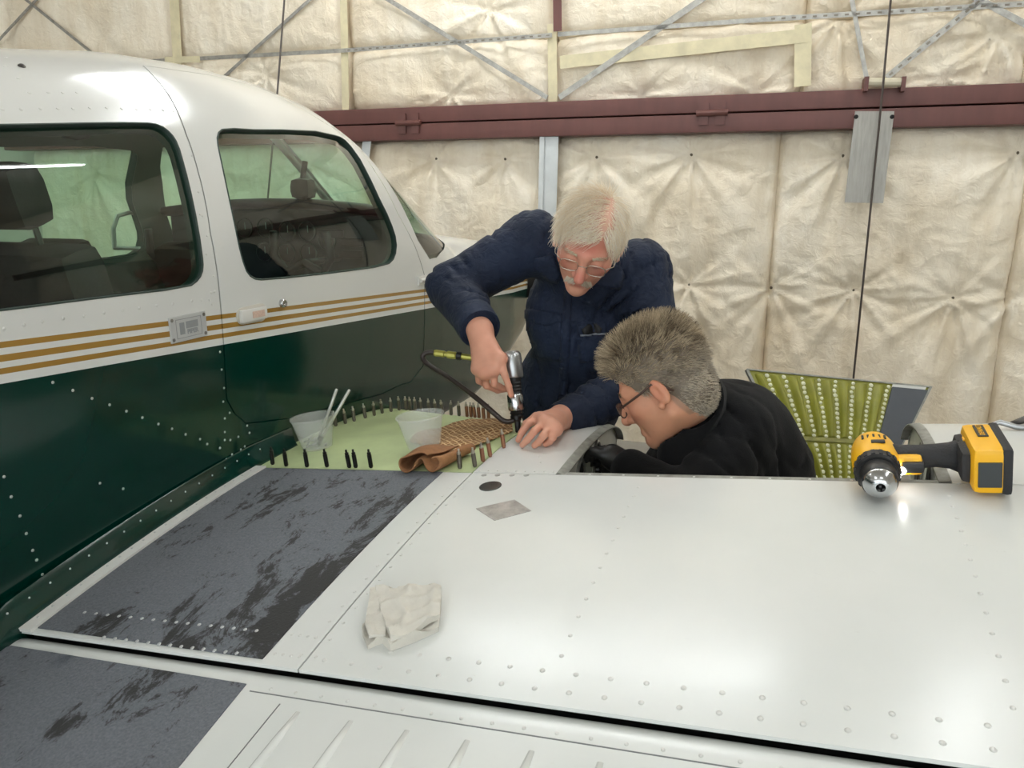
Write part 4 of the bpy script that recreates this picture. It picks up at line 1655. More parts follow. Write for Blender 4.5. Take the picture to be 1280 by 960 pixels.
brown = empty('brown_cloth', onwing(560, 560))
tag(brown, 'brown woven cloth lying on the green skin, rolled up at its near edge', 'cloth')
slab('cloth_sheet', outl, [], lambda V: wing(0)(V) + np.column_stack([V[:, 0] * 0, V[:, 0] * 0, cloth_h(V)]), lambda V: wing(0)(V) + np.column_stack([V[:, 0] * 0, V[:, 0] * 0, cloth_h(V) - 0.0025]), M_BROWN, brown, 0.008, 0.008)
sec = np.array([(0.030, 0.034), (0.012, 0.040), (-0.012, 0.041), (-0.033, 0.036), (-0.042, 0.020), (-0.036, 0.005), (-0.018, 0.0015), (-0.004, 0.010), (0.000, 0.024), (0.008, 0.031), (0.018, 0.026), (0.023, 0.012), (0.034, 0.003), (0.050, 0.005), (0.060, 0.017), (0.062, 0.031), (0.054, 0.038), (0.045, 0.030)])
for _ in range(2):
    mid = []
    for i in range(len(sec) - 1):
        mid += [sec[i] * 0.75 + sec[i + 1] * 0.25, sec[i] * 0.25 + sec[i + 1] * 0.75]
    sec = np.array([sec[0]] + mid + [sec[-1]])
f0 = onwing(519, 592)
vs = []
nb_ = 9
for j in range(nb_):
    tt = j / (nb_ - 1)
    for (a, z) in sec:
        x = f0[0] + a * (1.0 + 0.25 * tt) + 0.016 * tt
        y = f0[1] + 0.115 * tt + 0.006 * math.sin(a * 90 + 3 * tt)
        zz = z * (1 - 0.45 * tt ** 1.5) * (1 + 0.12 * math.sin(a * 60 + 5 * tt))
        vs.append((x, y, float(zw(x, max(y, 1.435))) + zz + 0.003))
ns = len(sec)
fs = [(j * ns + i, j * ns + i + 1, (j + 1) * ns + i + 1, (j + 1) * ns + i) for j in range(nb_ - 1) for i in range(ns - 1)]
roll = mk('cloth_roll', vs, fs, m_suede, brown, True)
sm_ = roll.modifiers.new('thick', 'SOLIDIFY')
sm_.thickness = 0.003

# --- white rag
ow = [onwing(*q) for q in ((463, 745), (480, 741), (512, 743), (552, 744), (551, 765), (548, 790), (520, 803), (488, 815), (478, 805), (460, 812), (453, 795), (460, 770))]
O2 = np.array([(c[0], c[1]) for c in ow])
oc = O2.mean(0)


def rag_h(V, amp=0.010, seed=41):
    q = np.column_stack([V[:, 0] * 30, V[:, 1] * 30, V[:, 0] * 0])
    w = fbm(q * 0.5, 2, seed + 3) * 7
    rid = 1 - np.abs(np.sin((V[:, 0] + V[:, 1] * 0.6) * 48 + w))
    rid2 = 1 - np.abs(np.sin((V[:, 0] * 0.5 - V[:, 1]) * 75 + w * 1.3))
    return 0.003 + amp * (0.55 * fbm(q, 3, seed) + 0.45 * rid ** 1.5 * 0.8 + 0.3 * rid2 ** 2)


m_rag = mat('white_rag_cloth', (214, 210, 200), 0.9, var=0.08, vscale=25, bump=0.5, bscale=220, bdist=0.002)
rag = empty('white_rag', (oc[0], oc[1], float(zw(*oc))))
tag(rag, 'crumpled off-white rag lying on the white wing skin', 'rag')
lift = lambda h0, amp, sd: (lambda V: wing(0)(V) + np.column_stack([V[:, 0] * 0, V[:, 0] * 0, h0 + rag_h(V, amp, sd)]))
slab('rag_sheet', resample(O2, 0.006), [], lift(0, 0.020, 41), wing(0.0005), m_rag, rag, 0.0045, 0.0045)
fl = [onwing(*q) for q in ((470, 747), (552, 747), (550, 782), (512, 806), (489, 813), (477, 778))]
slab('rag_fold', resample([(c[0], c[1]) for c in fl], 0.006), [], lift(0.010, 0.019, 57), lift(0.006, 0.008, 57), m_rag, rag, 0.0045, 0.0045)
fl = [onwing(*q) for q in ((464, 748), (477, 745), (486, 776), (482, 806), (462, 808), (457, 792))]
slab('rag_fold', resample([(c[0], c[1]) for c in fl], 0.006), [], lift(0.011, 0.010, 71), lift(0.008, 0.006, 71), m_rag, rag, 0.0045, 0.0045)

# ================================================================== the two men
def tint_mat(name, rough, sss=0.0, bump=0.0, bscale=300, spec=0.4, sheen=0.0):
    t = NT(name)
    a = t.n('ShaderNodeVertexColor')
    a.layer_name = 'tint'
    t.l(a.outputs[0], t.b.inputs['Base Color'])
    t.b.inputs['Roughness'].default_value = rough
    t.b.inputs['Specular IOR Level'].default_value = spec
    t.b.inputs['Sheen Weight'].default_value = sheen
    if sss:
        t.b.inputs['Subsurface Weight'].default_value = sss
        t.b.inputs['Subsurface Radius'].default_value = (0.012, 0.005, 0.003)
        t.b.inputs['Subsurface Scale'].default_value = 1.0
    if bump:
        nz = t.noise(bscale, 3, 0.6)
        t.bump(nz.outputs[0], bump, 0.001)
    return t.m


M_SKIN = tint_mat('skin', 0.5, 0.12, 0.25, 260)
M_HAIR = tint_mat('hair', 0.5, 0, 0, spec=0.35)


def axes(f, u):
    f = np.asarray(f, float) / np.linalg.norm(f)
    u = np.asarray(u, float)
    u = u - f * (u @ f)
    u /= np.linalg.norm(u)
    return np.stack([np.cross(f, u), f, u], 1)      # columns: subject's right, forward, up


def head_sdf(sc=1.0, jaw=1.0, nose=1.0):
    it = [ell((0, -0.014, 0.034), (0.0765, 0.098, 0.084)),
          (ell((0, 0.030, -0.030), (0.060 * jaw, 0.066, 0.078)), 0.03),
          (cone((-0.048 * jaw, 0.000, -0.055), (-0.012, 0.068, -0.096), 0.020, 0.017), 0.025),
          (cone((0.048 * jaw, 0.000, -0.055), (0.012, 0.068, -0.096), 0.020, 0.017), 0.025),
          (ball((0, 0.080, -0.097), 0.017), 0.02),
          (ball((-0.044, 0.054, -0.016), 0.023), 0.025), (ball((0.044, 0.054, -0.016), 0.023), 0.025),
          (cone((-0.042, 0.070, 0.026), (0.0, 0.086, 0.020), 0.011, 0.010), 0.015), (cone((0.042, 0.070, 0.026), (0.0, 0.086, 0.020), 0.011, 0.010), 0.015),
          ('-', ball((-0.032, 0.101, 0.003), 0.017), 0.016), ('-', ball((0.032, 0.101, 0.003), 0.017), 0.016),
          (ell((-0.032, 0.078, 0.003), (0.015, 0.012, 0.011)), 0.006), (ell((0.032, 0.078, 0.003), (0.015, 0.012, 0.011)), 0.006),
          (cone((0, 0.086, 0.014), (0, 0.112 * nose, -0.030), 0.0085, 0.0135), 0.012),
          (ball((-0.0125, 0.098, -0.034), 0.0085), 0.008), (ball((0.0125, 0.098, -0.034), 0.0085), 0.008),
          (cone((-0.021, 0.084, -0.064), (0.021, 0.084, -0.064), 0.0058, 0.0058), 0.007),
          (cone((-0.018, 0.086, -0.074), (0.018, 0.086, -0.074), 0.0062, 0.0062), 0.007),
          (ell((0, 0.090, -0.069), (0.019, 0.006, 0.0045)), 0.006),
          ]
    for s in (-1, 1):
        Re = frame((s, 0.25, 0.1), (0, 0.3, 1))
        it += [(ell((s * 0.083, -0.008, -0.006), (0.030, 0.0175, 0.009), Re), 0.006),
               ('-', ell((s * 0.094, -0.003, -0.004), (0.019, 0.010, 0.008), Re), 0.004),
               (ball((s * 0.081, 0.004, -0.034), 0.008), 0.006)]
    f = sunion(it, 0.02)
    return lambda q: f(q / sc) * sc


class Head:
    def __init__(self, c, f, u, sc=1.0, **kw):
        self.c, self.A, self.sc = np.asarray(c, float), axes(f, u), sc
        self.sdf_l = head_sdf(sc, **kw)

    def w(self, *p):
        return self.c + self.A @ (np.asarray(p, float) * self.sc)

    def loc(self, p):
        return (p - self.c) @ self.A / self.sc

    def sdf(self, p):
        return self.sdf_l((p - self.c) @ self.A)


def finger(js, r0=0.0098, r1=0.0072):
    out = []
    n = len(js) - 1
    for i in range(n):
        a, b_ = r0 + (r1 - r0) * i / n, r0 + (r1 - r0) * (i + 1) / n
        out.append(cone(js[i], js[i + 1], a, b_))
    return out


def hand_sdf(wrist, fore, mcps, fingers, thumb, wr=0.029, pr=0.0165):
    it = [cone(fore, wrist, wr * 1.15, wr)]
    for m in mcps:
        it.append((cone(wrist, m, wr * 0.72, pr * 0.80), 0.022))
    for a, b_ in zip(mcps[:-1], mcps[1:]):
        it.append((cone(a, b_, pr * 0.74, pr * 0.74), 0.014))
    mid = np.mean(mcps, 0) * 0.55 + np.asarray(wrist) * 0.45
    it.append((ball(mid, pr * 1.25), 0.02))
    for js in fingers:
        fs_ = finger(js)
        g = sunion(fs_, 0.003)
        it.append((g, 0.0055))
    th = finger(thumb, 0.0125, 0.0088)
    it.append((sunion(th, 0.004), 0.010))
    return sunion(it, 0.02)


def bbox(pts, m):
    pts = np.asarray(pts)
    return pts.min(0) - m, pts.max(0) + m


def cat_mesh(parts):
    vs, fs, k = [], [], 0
    for V, Q in parts:
        vs.append(V)
        fs.append(Q + k)
        k += len(V)
    return np.concatenate(vs), np.concatenate(fs)


def normals_of(o):
    me = o.data
    n = np.zeros(len(me.vertices) * 3)
    me.vertices.foreach_get('normal', n)
    return n.reshape(-1, 3)


def mix(a, b_, w):
    w = np.clip(w, 0, 1)[:, None]
    return a * (1 - w) + b_ * w


def L3(*c):
    return np.array(lin(*c)[:3])


def skin_color(H, V, base, red, lip, scalp=None, hl=None, extra=1.0):
    q = H.loc(V)
    col = np.tile(L3(*base), (len(V), 1))
    col *= (0.92 + 0.16 * fbm(V * 55, 3, 4))[:, None]
    R_, g = L3(*red), lambda c, r: np.exp(-np.sum(((q - np.array(c)) / np.array(r)) ** 2, 1))
    w = 0.6 * extra * g((0, 0.112, -0.026), (0.018, 0.02, 0.022)) + 0.55 * g((0.045, 0.07, -0.02), (0.025, 0.03, 0.024)) + 0.55 * g((-0.045, 0.07, -0.02), (0.025, 0.03, 0.024))
    w += 0.5 * extra * g((0, 0.085, 0.055), (0.06, 0.03, 0.03)) + 0.4 * g((0.085, -0.005, 0), (0.012, 0.03, 0.04)) + 0.4 * g((-0.085, -0.005, 0), (0.012, 0.03, 0.04))
    col = mix(col, R_, w)
    col = mix(col, L3(*lip), 0.8 * g((0, 0.092, -0.069), (0.022, 0.012, 0.007)))
    near = np.linalg.norm(q, axis=1) < 0.16
    if scalp is not None:
        k = np.clip((q[:, 2] - hl(q[:, 1])) / 0.012, 0, 1) * (q[:, 2] > -0.08) * near * (scalp is not None) * (np.abs(q[:, 0]) < 0.0795)
        col = mix(col, L3(*scalp), k * 0.8)
    return col


def strands(name, roots, dirs, nrm, length, bend, col, width, parent, rng, seg=4, gravity=(0, 0, -0.3)):
    """thin tapered three-sided hairs"""
    n = len(roots)
    g = np.asarray(gravity)
    pts = [roots]
    d = dirs / np.linalg.norm(dirs, axis=1)[:, None]
    step = length / seg
    p = roots.copy()
    for s in range(seg):
        p = p + d * step[:, None]
        d = d + (bend + g * 0.4) * (0.5 / seg) + rng.normal(0, 0.05, (n, 3))
        d /= np.linalg.norm(d, axis=1)[:, None]
        pts.append(p.copy())
    pts = np.stack(pts, 1)
    t = pts[:, -1] - pts[:, 0]
    t /= np.linalg.norm(t, axis=1)[:, None] + 1e-9
    u = np.cross(t, nrm)
    u /= np.linalg.norm(u, axis=1)[:, None] + 1e-9
    w = np.cross(t, u)
    V, C, Fc = [], [], []
    rad = np.linspace(1, 0.25, seg + 1)
    for k in range(3):
        a = 2 * math.pi * k / 3
        off = (u * math.cos(a) + w * math.sin(a))[:, None, :] * rad[None, :, None] * width[:, None, None]
        V.append(pts + off)
    V = np.stack(V, 2)                    # n, seg+1, 3, xyz
    idx = np.arange(n * (seg + 1) * 3).reshape(n, seg + 1, 3)
    for s in range(seg):
        for k in range(3):
            k2 = (k + 1) % 3
            Fc.append(np.stack([idx[:, s, k], idx[:, s, k2], idx[:, s + 1, k2], idx[:, s + 1, k]], 1))
    o = mk(name, V.reshape(-1, 3), np.concatenate(Fc), M_HAIR, parent, True)
    paint(o, np.repeat(col, (seg + 1) * 3, 0))
    return o


def scalp_points(H, n, hl, rng, off=0.0, shell=None):
    """random points on the cranium above the hairline, in head coordinates with normals"""
    c, r = np.array((0, -0.014, 0.034)), np.array((0.0765, 0.098, 0.084)) + off
    if shell is not None:
        c, r = shell
    out = []
    while len(out) < n:
        d = rng.normal(0, 1, (n * 2, 3))
        d /= np.linalg.norm(d, axis=1)[:, None]
        q = c + d * r
        out += list(q[q[:, 2] > hl(q[:, 1]) + rng.normal(0, 0.004, len(q))])
    q = np.array(out[:n])
    nn = (q - c) / (r * r)
    nn /= np.linalg.norm(nn, axis=1)[:, None]
    return q, nn


def folds(fields):
    def g(p):
        s = 0
        n1 = fbm(p * 7.0 + 3.1, 2, 91) * 2.2
        n2 = np.clip((fbm(p * 9.0 + 11.0, 2, 55) - 0.36) * 4.0, 0, 1)
        n3 = fbm(p * 26.0, 2, 15) - 0.5
        for c, ax, lam, R_, amp, ph in fields:
            q = p - c
            w = np.exp(-np.sum(q * q, 1) / (R_ * R_))
            x = np.sin(math.pi * ((q @ ax) / lam + n1 + ph))
            s = s + amp * w * n2 * 0.62 * (0.35 - (1 - np.abs(x)) ** 3.6 * 1.9)
        return s + 0.004 * n3
    return g


def ax_of(a, b_):
    d = np.asarray(b_) - np.asarray(a)
    return d / np.linalg.norm(d)


def surf_patch(name, pix, bvh, m, parent, off0, off1, step_px=5):
    """a thin piece of cloth laid on a garment: outline given in photograph pixels, found on the garment's surface"""
    out = resample([tuple(map(float, q)) for q in pix], step_px)
    V, T = cdt_fill(out, [], step_px, step_px)
    top, bot, ok = [], [], np.ones(len(V), bool)
    for i, q in enumerate(V):
        d = ray(*q)
        d = d / np.linalg.norm(d)
        h = bvh.ray_cast(Vector(CAM), Vector(d))
        if h[0] is None:
            ok[i] = False
            top.append(CAM)
            bot.append(CAM)
            continue
        top.append(np.array(h[0]) + np.array(h[1]) * off1)
        bot.append(np.array(h[0]) + np.array(h[1]) * off0)
    T = T[ok[T].all(1)]
    lab = np.arange(len(V))
    for _ in range(200):
        old = lab.copy()
        mn_ = lab[T].min(1)
        for k_ in range(3):
            np.minimum.at(lab, T[:, k_], mn_)
        if (old == lab).all():
            break
    ids, ct = np.unique(lab[T[:, 0]], return_counts=True)
    T = T[lab[T[:, 0]] == ids[np.argmax(ct)]]
    n = len(V)
    E_ = {}
    for t_ in T:
        for a, b_ in ((t_[0], t_[1]), (t_[1], t_[2]), (t_[2], t_[0])):
            if (b_, a) in E_:
                del E_[(b_, a)]
            else:
                E_[(a, b_)] = 1
    fs = [tuple(t_[::-1]) for t_ in T] + [tuple(x + n for x in t_) for t_ in T] + [(a, b_, b_ + n, a + n) for a, b_ in E_]
    used = sorted({i for f in fs for i in f})
    re_ = {u: i for i, u in enumerate(used)}
    return mk(name, np.array(top + bot)[used], [tuple(re_[i] for i in f) for f in fs], m, parent, True)


def bvh_of(V, Q):
    return BVHTree.FromPolygons([Vector(v) for v in V], [tuple(q) for q in Q.tolist()])


def boots(parent, feet, fwd, m):
    for c in feet:
        s = sunion([cone(c + v3(0, 0, 0.05), c + v3(0, 0, 0.16), 0.05, 0.055), (cone(c + v3(0, 0, 0.045), c + np.asarray(fwd) * 0.16 + v3(0, 0, 0.04), 0.045, 0.04), 0.04)], 0.03)
        f = lambda p, s=s: np.maximum(s(p), 0.002 - p[:, 2])
        V, Q = nets(f, c - 0.27, c + v3(0.27, 0.27, 0.3), 0.012)
        mk('boot', V, Q, m, parent)


# ------------------------------------------------------------------ man in navy coveralls
H1 = Head(P(736, 301, 1.97), -FW * 0.60 - UP * 0.76 - RT * 0.22, UP * 0.66 - FW * 0.70 + RT * 0.14, 1.02, nose=1.02)
SL, SR = P(668, 302, 2.15), P(800, 338, 2.15)
EL, WL = P(566, 360, 2.15), P(598, 408, 1.985)
ER, WR = P(822, 462, 2.10), P(706, 526, 1.955)
NB = P(742, 338, 2.14)
CH, BE, HI = P(735, 395, 2.26), P(712, 490, 2.385), P(712, 620, 2.50)
# hands
TOOL_TIP = onwing(648, 541)
TD = (TOOL_TIP - CAM) @ FW
TOOL_TOP = P(639, 439, TD + 0.005)
Rw = P(600, 413, 1.965)
Rm_ = [P(626, 449, 1.895), P(617, 462, 1.893), P(606, 466, 1.903), P(597, 461, 1.922)]
Rf = [[Rm_[0], P(631, 469, 1.884), P(636, 483, 1.888), P(639, 494, 1.896)],
      [Rm_[1], P(618, 480, 1.905), P(630, 486, 1.935), P(642, 483, 1.965)],
      [Rm_[2], P(608, 482, 1.925), P(622, 488, 1.955), P(637, 486, 1.978)],
      [Rm_[3], P(599, 476, 1.945), P(612, 483, 1.970), P(626, 483, 1.985)]]
Rt_ = [P(608, 428, 1.945), P(619, 438, 1.965), P(630, 447, 1.985), P(642, 452, 1.990)]
hR = hand_sdf(Rw, P(590, 396, 2.02), Rm_, Rf, Rt_, 0.030, 0.0185)


def onw(px, py, h):
    p = onwing(px, py)
    return p + up_at(p[0], p[1]) * h


def onh(px, py, h):
    return onwing(px, py, h)


Lw = P(702, 522, 1.935)
Lm = [onh(674, 523, 0.050), onh(681, 527, 0.052), onh(688, 532, 0.047), onh(695, 537, 0.038)]
Lf = [[Lm[0], onh(660, 530, 0.044), onh(652, 541, 0.026), onh(648, 550, 0.010)], [Lm[1], onh(668, 539, 0.043), onh(659, 550, 0.022), onh(653, 556, 0.009)],
      [Lm[2], onh(679, 545, 0.034), onh(673, 553, 0.016), onh(668, 557, 0.009)], [Lm[3], onh(691, 547, 0.026), onh(687, 552, 0.014), onh(682, 555, 0.008)]]
Lt = [P(686, 519, 1.925), P(670, 521, 1.925), P(658, 530, 1.918), P(652, 541, 1.912)]
hL = hand_sdf(Lw, P(722, 517, 1.99), Lm, Lf, Lt, 0.029, 0.0175)
neck1 = cone(H1.w(0, -0.03, -0.05), NB, 0.060, 0.066)
headneck = sunion([H1.sdf, (neck1, 0.03), (cone(NB, CH, 0.05, 0.06), 0.03)], 0.03)
lo, hi = bbox([H1.w(0, 0, 0)], 0.17)
parts = [nets(headneck, lo - v3(0, 0, 0.06), hi + v3(0, 0.05, 0), 0.003)]
lo, hi = bbox([Rw, *Rm_, *[j for f in Rf for j in f]], 0.035)
parts.append(nets(hR, lo, hi, 0.0021))
lo, hi = bbox([Lw, *Lm, *[j for f in Lf for j in f]], 0.035)
parts.append(nets(hL, lo, hi, 0.0021))
inner = sunion([cone(NB, CH, 0.06, 0.10), cone(CH, BE, 0.10, 0.12), cone(BE, HI, 0.12, 0.11), cone(SL, EL, 0.045, 0.035), cone(EL, WL, 0.035, 0.025), cone(SR, ER, 0.045, 0.035), cone(ER, WR, 0.035, 0.025), cone(NB, SL, 0.05, 0.045), cone(NB, SR, 0.05, 0.045)], 0.03)
lo, hi = bbox([SL, SR, EL, ER, WL, WR, NB, CH, BE, HI], 0.16)
parts.append(nets(inner, lo, hi, 0.014))
V, Q = cat_mesh(parts)
man1 = mk('person', V, Q, M_SKIN, None)
tag(man1, 'grey-haired man in navy coveralls bending over the wing with a rivet gun', 'person')
hl1 = lambda y: np.interp(y, [-0.12, -0.06, -0.02, 0.012, 0.03, 0.05, 0.07, 0.1], [-0.085, -0.06, -0.02, -0.012, 0.03, 0.055, 0.07, 0.085])
paint(man1, skin_color(H1, V, (214, 156, 132), (196, 98, 88), (178, 92, 84), (222, 180, 158), hl1, 1.3))

# coverall
hipL, hipR = HI - RT * 0.09, HI + RT * 0.09
FT = [np.array((HI[0] - 0.13, HI[1] + 0.05, 0.0)), np.array((HI[0] + 0.12, HI[1] + 0.02, 0.0))]
KN = [np.array((HI[0] - 0.12, HI[1] + 0.02, 0.50)), np.array((HI[0] + 0.11, HI[1] + 0.0, 0.50))]
Rt3 = axes(-FW, UP)
fl1 = folds([
    (EL, ax_of(SL, EL), 0.040, 0.10, 0.030, 0.3), (SL * 0.45 + EL * 0.55, ax_of(SL, EL) + UP * 0.3, 0.05, 0.12, 0.024, 1.7), (EL * 0.45 + WL * 0.55, ax_of(EL, WL), 0.036, 0.09, 0.026, 2.2),
    (SL, RT * 0.8 - UP * 0.6, 0.055, 0.10, 0.018, 0.9), (ER * 0.5 + WR * 0.5, ax_of(ER, WR), 0.042, 0.13, 0.026, 0.9), (WR, ax_of(ER, WR), 0.04, 0.08, 0.018, 2.9),
    (SR * 0.5 + ER * 0.5, ax_of(SR, ER) + RT * 0.4, 0.055, 0.13, 0.026, 0.1), (SR, RT + UP * 0.2, 0.05, 0.10, 0.018, 1.3),
    (P(655, 365, 2.1), (RT * 0.7 + UP * 0.7), 0.045, 0.11, 0.028, 1.1), (P(780, 390, 2.1), (RT * 0.8 - UP * 0.5), 0.05, 0.12, 0.026, 2.0),
    (P(690, 480, 2.2), RT, 0.06, 0.17, 0.020, 0.5), (P(725, 410, 2.1), RT * 0.9 + UP * 0.3, 0.06, 0.15, 0.018, 2.5)])
cov_items = [ell(CH, (0.185, 0.13, 0.20), np.stack([RT, np.cross(UP, RT), UP], 1)),
             (ell(BE, (0.165, 0.145, 0.20), np.stack([RT, np.cross(UP, RT), UP], 1)), 0.06),
             (ell(HI, (0.175, 0.14, 0.17)), 0.06),
             (cone(NB - UP * 0.02, SL, 0.075, 0.075), 0.05), (cone(NB - UP * 0.02, SR, 0.075, 0.075), 0.05),
             (cone(SL, EL, 0.083, 0.071), 0.035), (cone(EL, WL, 0.071, 0.052), 0.02),
             (cone(SR, ER, 0.083, 0.071), 0.035), (cone(ER, WR, 0.070, 0.050), 0.02),
             (cone(hipL, KN[0], 0.105, 0.085), 0.05), (cone(hipR, KN[1], 0.105, 0.085), 0.05),
             (cone(KN[0], FT[0] + v3(0, 0, 0.1), 0.085, 0.075), 0.02), (cone(KN[1], FT[1] + v3(0, 0, 0.1), 0.085, 0.075), 0.02)]
cov0 = sunion(cov_items, 0.04)
hole = ball(NB + ax_of(NB, H1.w(0, -0.03, -0.05)) * 0.07, 0.062)


def cov(p):
    d = cov0(p)
    d = d - fl1(p)
    for w_, e_ in ((WL, EL), (WR, ER)):   # flat cut where the cuff ends
        a = ax_of(e_, w_)
        q = p - w_
        near = np.linalg.norm(q, axis=1) < 0.10
        d = np.where(near, np.maximum(d, (q @ a) - 0.012), d)
    d = np.maximum(d, -hole(p))
    return d


t = NT('navy_twill')
n1 = t.noise(5, 4, 0.6)
n2 = t.noise(420, 2, 0.5)
cr = t.ramp(n1.outputs[0], [(0.3, lin(20, 27, 44)), (0.7, lin(32, 43, 66))])
t.l(cr.outputs[0], t.b.inputs['Base Color'])
t.b.inputs['Roughness'].default_value = 0.75
t.b.inputs['Sheen Weight'].default_value = 0.03
t.b.inputs['Specular IOR Level'].default_value = 0.3
n5 = t.noise(34, 3, 0.55, dist=0.8)
b1 = t.bump(n5.outputs[0], 0.6, 0.012)
t.bump(n2.outputs[0], 0.25, 0.001, b1)
M_NAVY = t.m
lo, hi = bbox([SL, SR, EL, ER, WL, WR, NB, CH, BE, HI, *FT, *KN], 0.20)
lo[2] = 0.03
V1, Q1 = nets(cov, lo, hi, 0.0075)
coverall = mk('coverall', V1, Q1, M_NAVY, man1)
B1 = bvh_of(V1, Q1)
# cuffs, collar, pockets and seams sewn on the coverall
for w_, e_, r_ in ((WL, EL, 0.056), (WR, ER, 0.053)):
    a = ax_of(e_, w_)
    MB().lathe([(r_ - 0.006, -0.045), (r_ + 0.001, -0.044), (r_ + 0.001, 0.0), (r_ - 0.001, 0.014), (r_ - 0.008, 0.014), (r_ - 0.010, -0.03)], 32, w_, frame(a)).build('cuff', M_NAVY, coverall, autosmooth=50)
surf_patch('pocket_flap', ((655, 385), (701, 392), (703, 402), (681, 408), (655, 399)), B1, M_NAVY, coverall, 0.001, 0.005)
surf_patch('chest_pocket', ((656, 396), (702, 402), (700, 452), (657, 446)), B1, M_NAVY, coverall, 0.0005, 0.0028)
surf_patch('chest_pocket', ((722, 406), (757, 402), (760, 450), (724, 454)), B1, M_NAVY, coverall, 0.0005, 0.0028)
surf_patch('front_placket', ((706, 362), (716, 362), (712, 420), (708, 530), (697, 530), (701, 420)), B1, M_NAVY, coverall, 0.0005, 0.0035)
surf_patch('collar_flap', ((752, 330), (772, 318), (777, 352), (770, 361), (742, 356), (738, 350)), B1, M_NAVY, coverall, 0.006, 0.012)
surf_patch('collar_flap', ((668, 322), (690, 318), (702, 340), (700, 352), (690, 350), (668, 334)), B1, M_NAVY, coverall, 0.006, 0.012)
colr = sunion([cone(NB - UP * 0.012 + FW * 0.01, NB + ax_of(NB, H1.c) * 0.035, 0.088, 0.083)], 0.01)
V, Q = nets(lambda p: np.maximum(np.maximum(colr(p), -cone(NB - ax_of(NB, H1.c) * 0.1, NB + ax_of(NB, H1.c) * 0.2, 0.070, 0.074)(p)), ((p - NB) @ ax_of(NB, H1.c)) - 0.05), NB - 0.16, NB + 0.16, 0.006)
mk('collar', V, Q, M_NAVY, coverall)
# dark emblem above the pen pocket
surf_patch('emblem', ((727, 412), (735, 405), (746, 404), (752, 411), (750, 418), (730, 419)), B1, mat('emblem_black', (10, 10, 12), 0.6), coverall, 0.001, 0.0045, 3)
surf_patch('emblem_line', ((726, 418), (756, 416), (756, 418), (726, 420)), B1, mat('emblem_grey', (120, 126, 136), 0.6), coverall, 0.002, 0.0055, 3)
boots(man1, FT, (0, -1, 0), m_black)
# hair of the first man: fine white hair swept across from a side part
rng = np.random.default_rng(21)
q, nn = scalp_points(H1, 7500, hl1, rng, 0.002)
part_w = np.exp(-(((q[:, 0] + 0.028) / 0.036) ** 2 + ((q[:, 1] - 0.02) / 0.06) ** 2 + ((q[:, 2] - 0.11) / 0.035) ** 2))
keep = rng.uniform(0, 1, len(q)) > part_w * 0.86
q, nn = q[keep], nn[keep]
right = q[:, 0:1] > -0.030
d = np.where(right, np.array([[0.75, 0.62, -0.15]]), np.array([[-0.45, 0.45, -0.75]]))
back = np.clip((-q[:, 1:2] - 0.03) / 0.05, 0, 1)
d = d * (1 - back) + np.array([[0.1, -0.3, -0.9]]) * back
d = d + rng.normal(0, 0.13, d.shape)
d = d - nn * np.sum(d * nn, 1)[:, None] + nn * 0.22
ln = rng.uniform(0.030, 0.060, len(q)) * np.where(q[:, 2] < 0.03, 0.55, 1.0)
cA, cB = L3(255, 246, 230), L3(240, 218, 182)
k = rng.uniform(0, 1, (len(q), 1)) ** 1.4
hair_c = cA * (1 - k) + cB * k
strands('hair', H1.c + (q * H1.sc) @ H1.A.T, d @ H1.A.T, nn @ H1.A.T, ln, (-nn * 0.55) @ H1.A.T, hair_c, np.full(len(q), 0.0007), man1, rng)
# moustache and brows
n = 420
x = rng.uniform(-0.030, 0.030, n)
mq = np.column_stack([x, 0.094 - (x / 0.03) ** 2 * 0.012, -0.050 - (np.abs(x) / 0.03) * 0.010 + rng.normal(0, 0.0025, n)])
md = np.column_stack([np.sign(x) * 0.5 + rng.normal(0, 0.15, n), np.full(n, 0.35), np.full(n, -0.8)])
mn = np.tile(np.array([[0, 1.0, 0]]), (n, 1))
kc = rng.uniform(0, 1, (n, 1))
strands('moustache', H1.c + (mq * H1.sc) @ H1.A.T, md @ H1.A.T, mn @ H1.A.T, rng.uniform(0.010, 0.017, n), (np.array([[0, -0.6, 0]]) @ H1.A.T) + 0 * md, L3(232, 222, 204) * (1 - kc) + L3(196, 180, 158) * kc, np.full(n, 0.0008), man1, rng, 3)
n = 240
x = np.repeat([-1, 1], n // 2) * rng.uniform(0.014, 0.048, n)
mq = np.column_stack([x, 0.092 - (np.abs(x) / 0.048) ** 2 * 0.017, 0.026 + rng.normal(0, 0.002, n)])
md = np.column_stack([np.sign(x) * 0.9, np.full(n, 0.3), rng.normal(0, 0.3, n)])
for k0 in (0, n // 2):
    sl = slice(k0, k0 + n // 2)
    strands('eyebrow', H1.c + (mq[sl] * H1.sc) @ H1.A.T, md[sl] @ H1.A.T, np.tile(np.array([[0, 1.0, 0]]), (n // 2, 1)) @ H1.A.T, rng.uniform(0.006, 0.010, n // 2), (np.array([[0, -0.6, 0]]) @ H1.A.T) + 0 * md[sl], np.tile(L3(222, 208, 180), (n // 2, 1)), np.full(n // 2, 0.0007), man1, rng, 2)


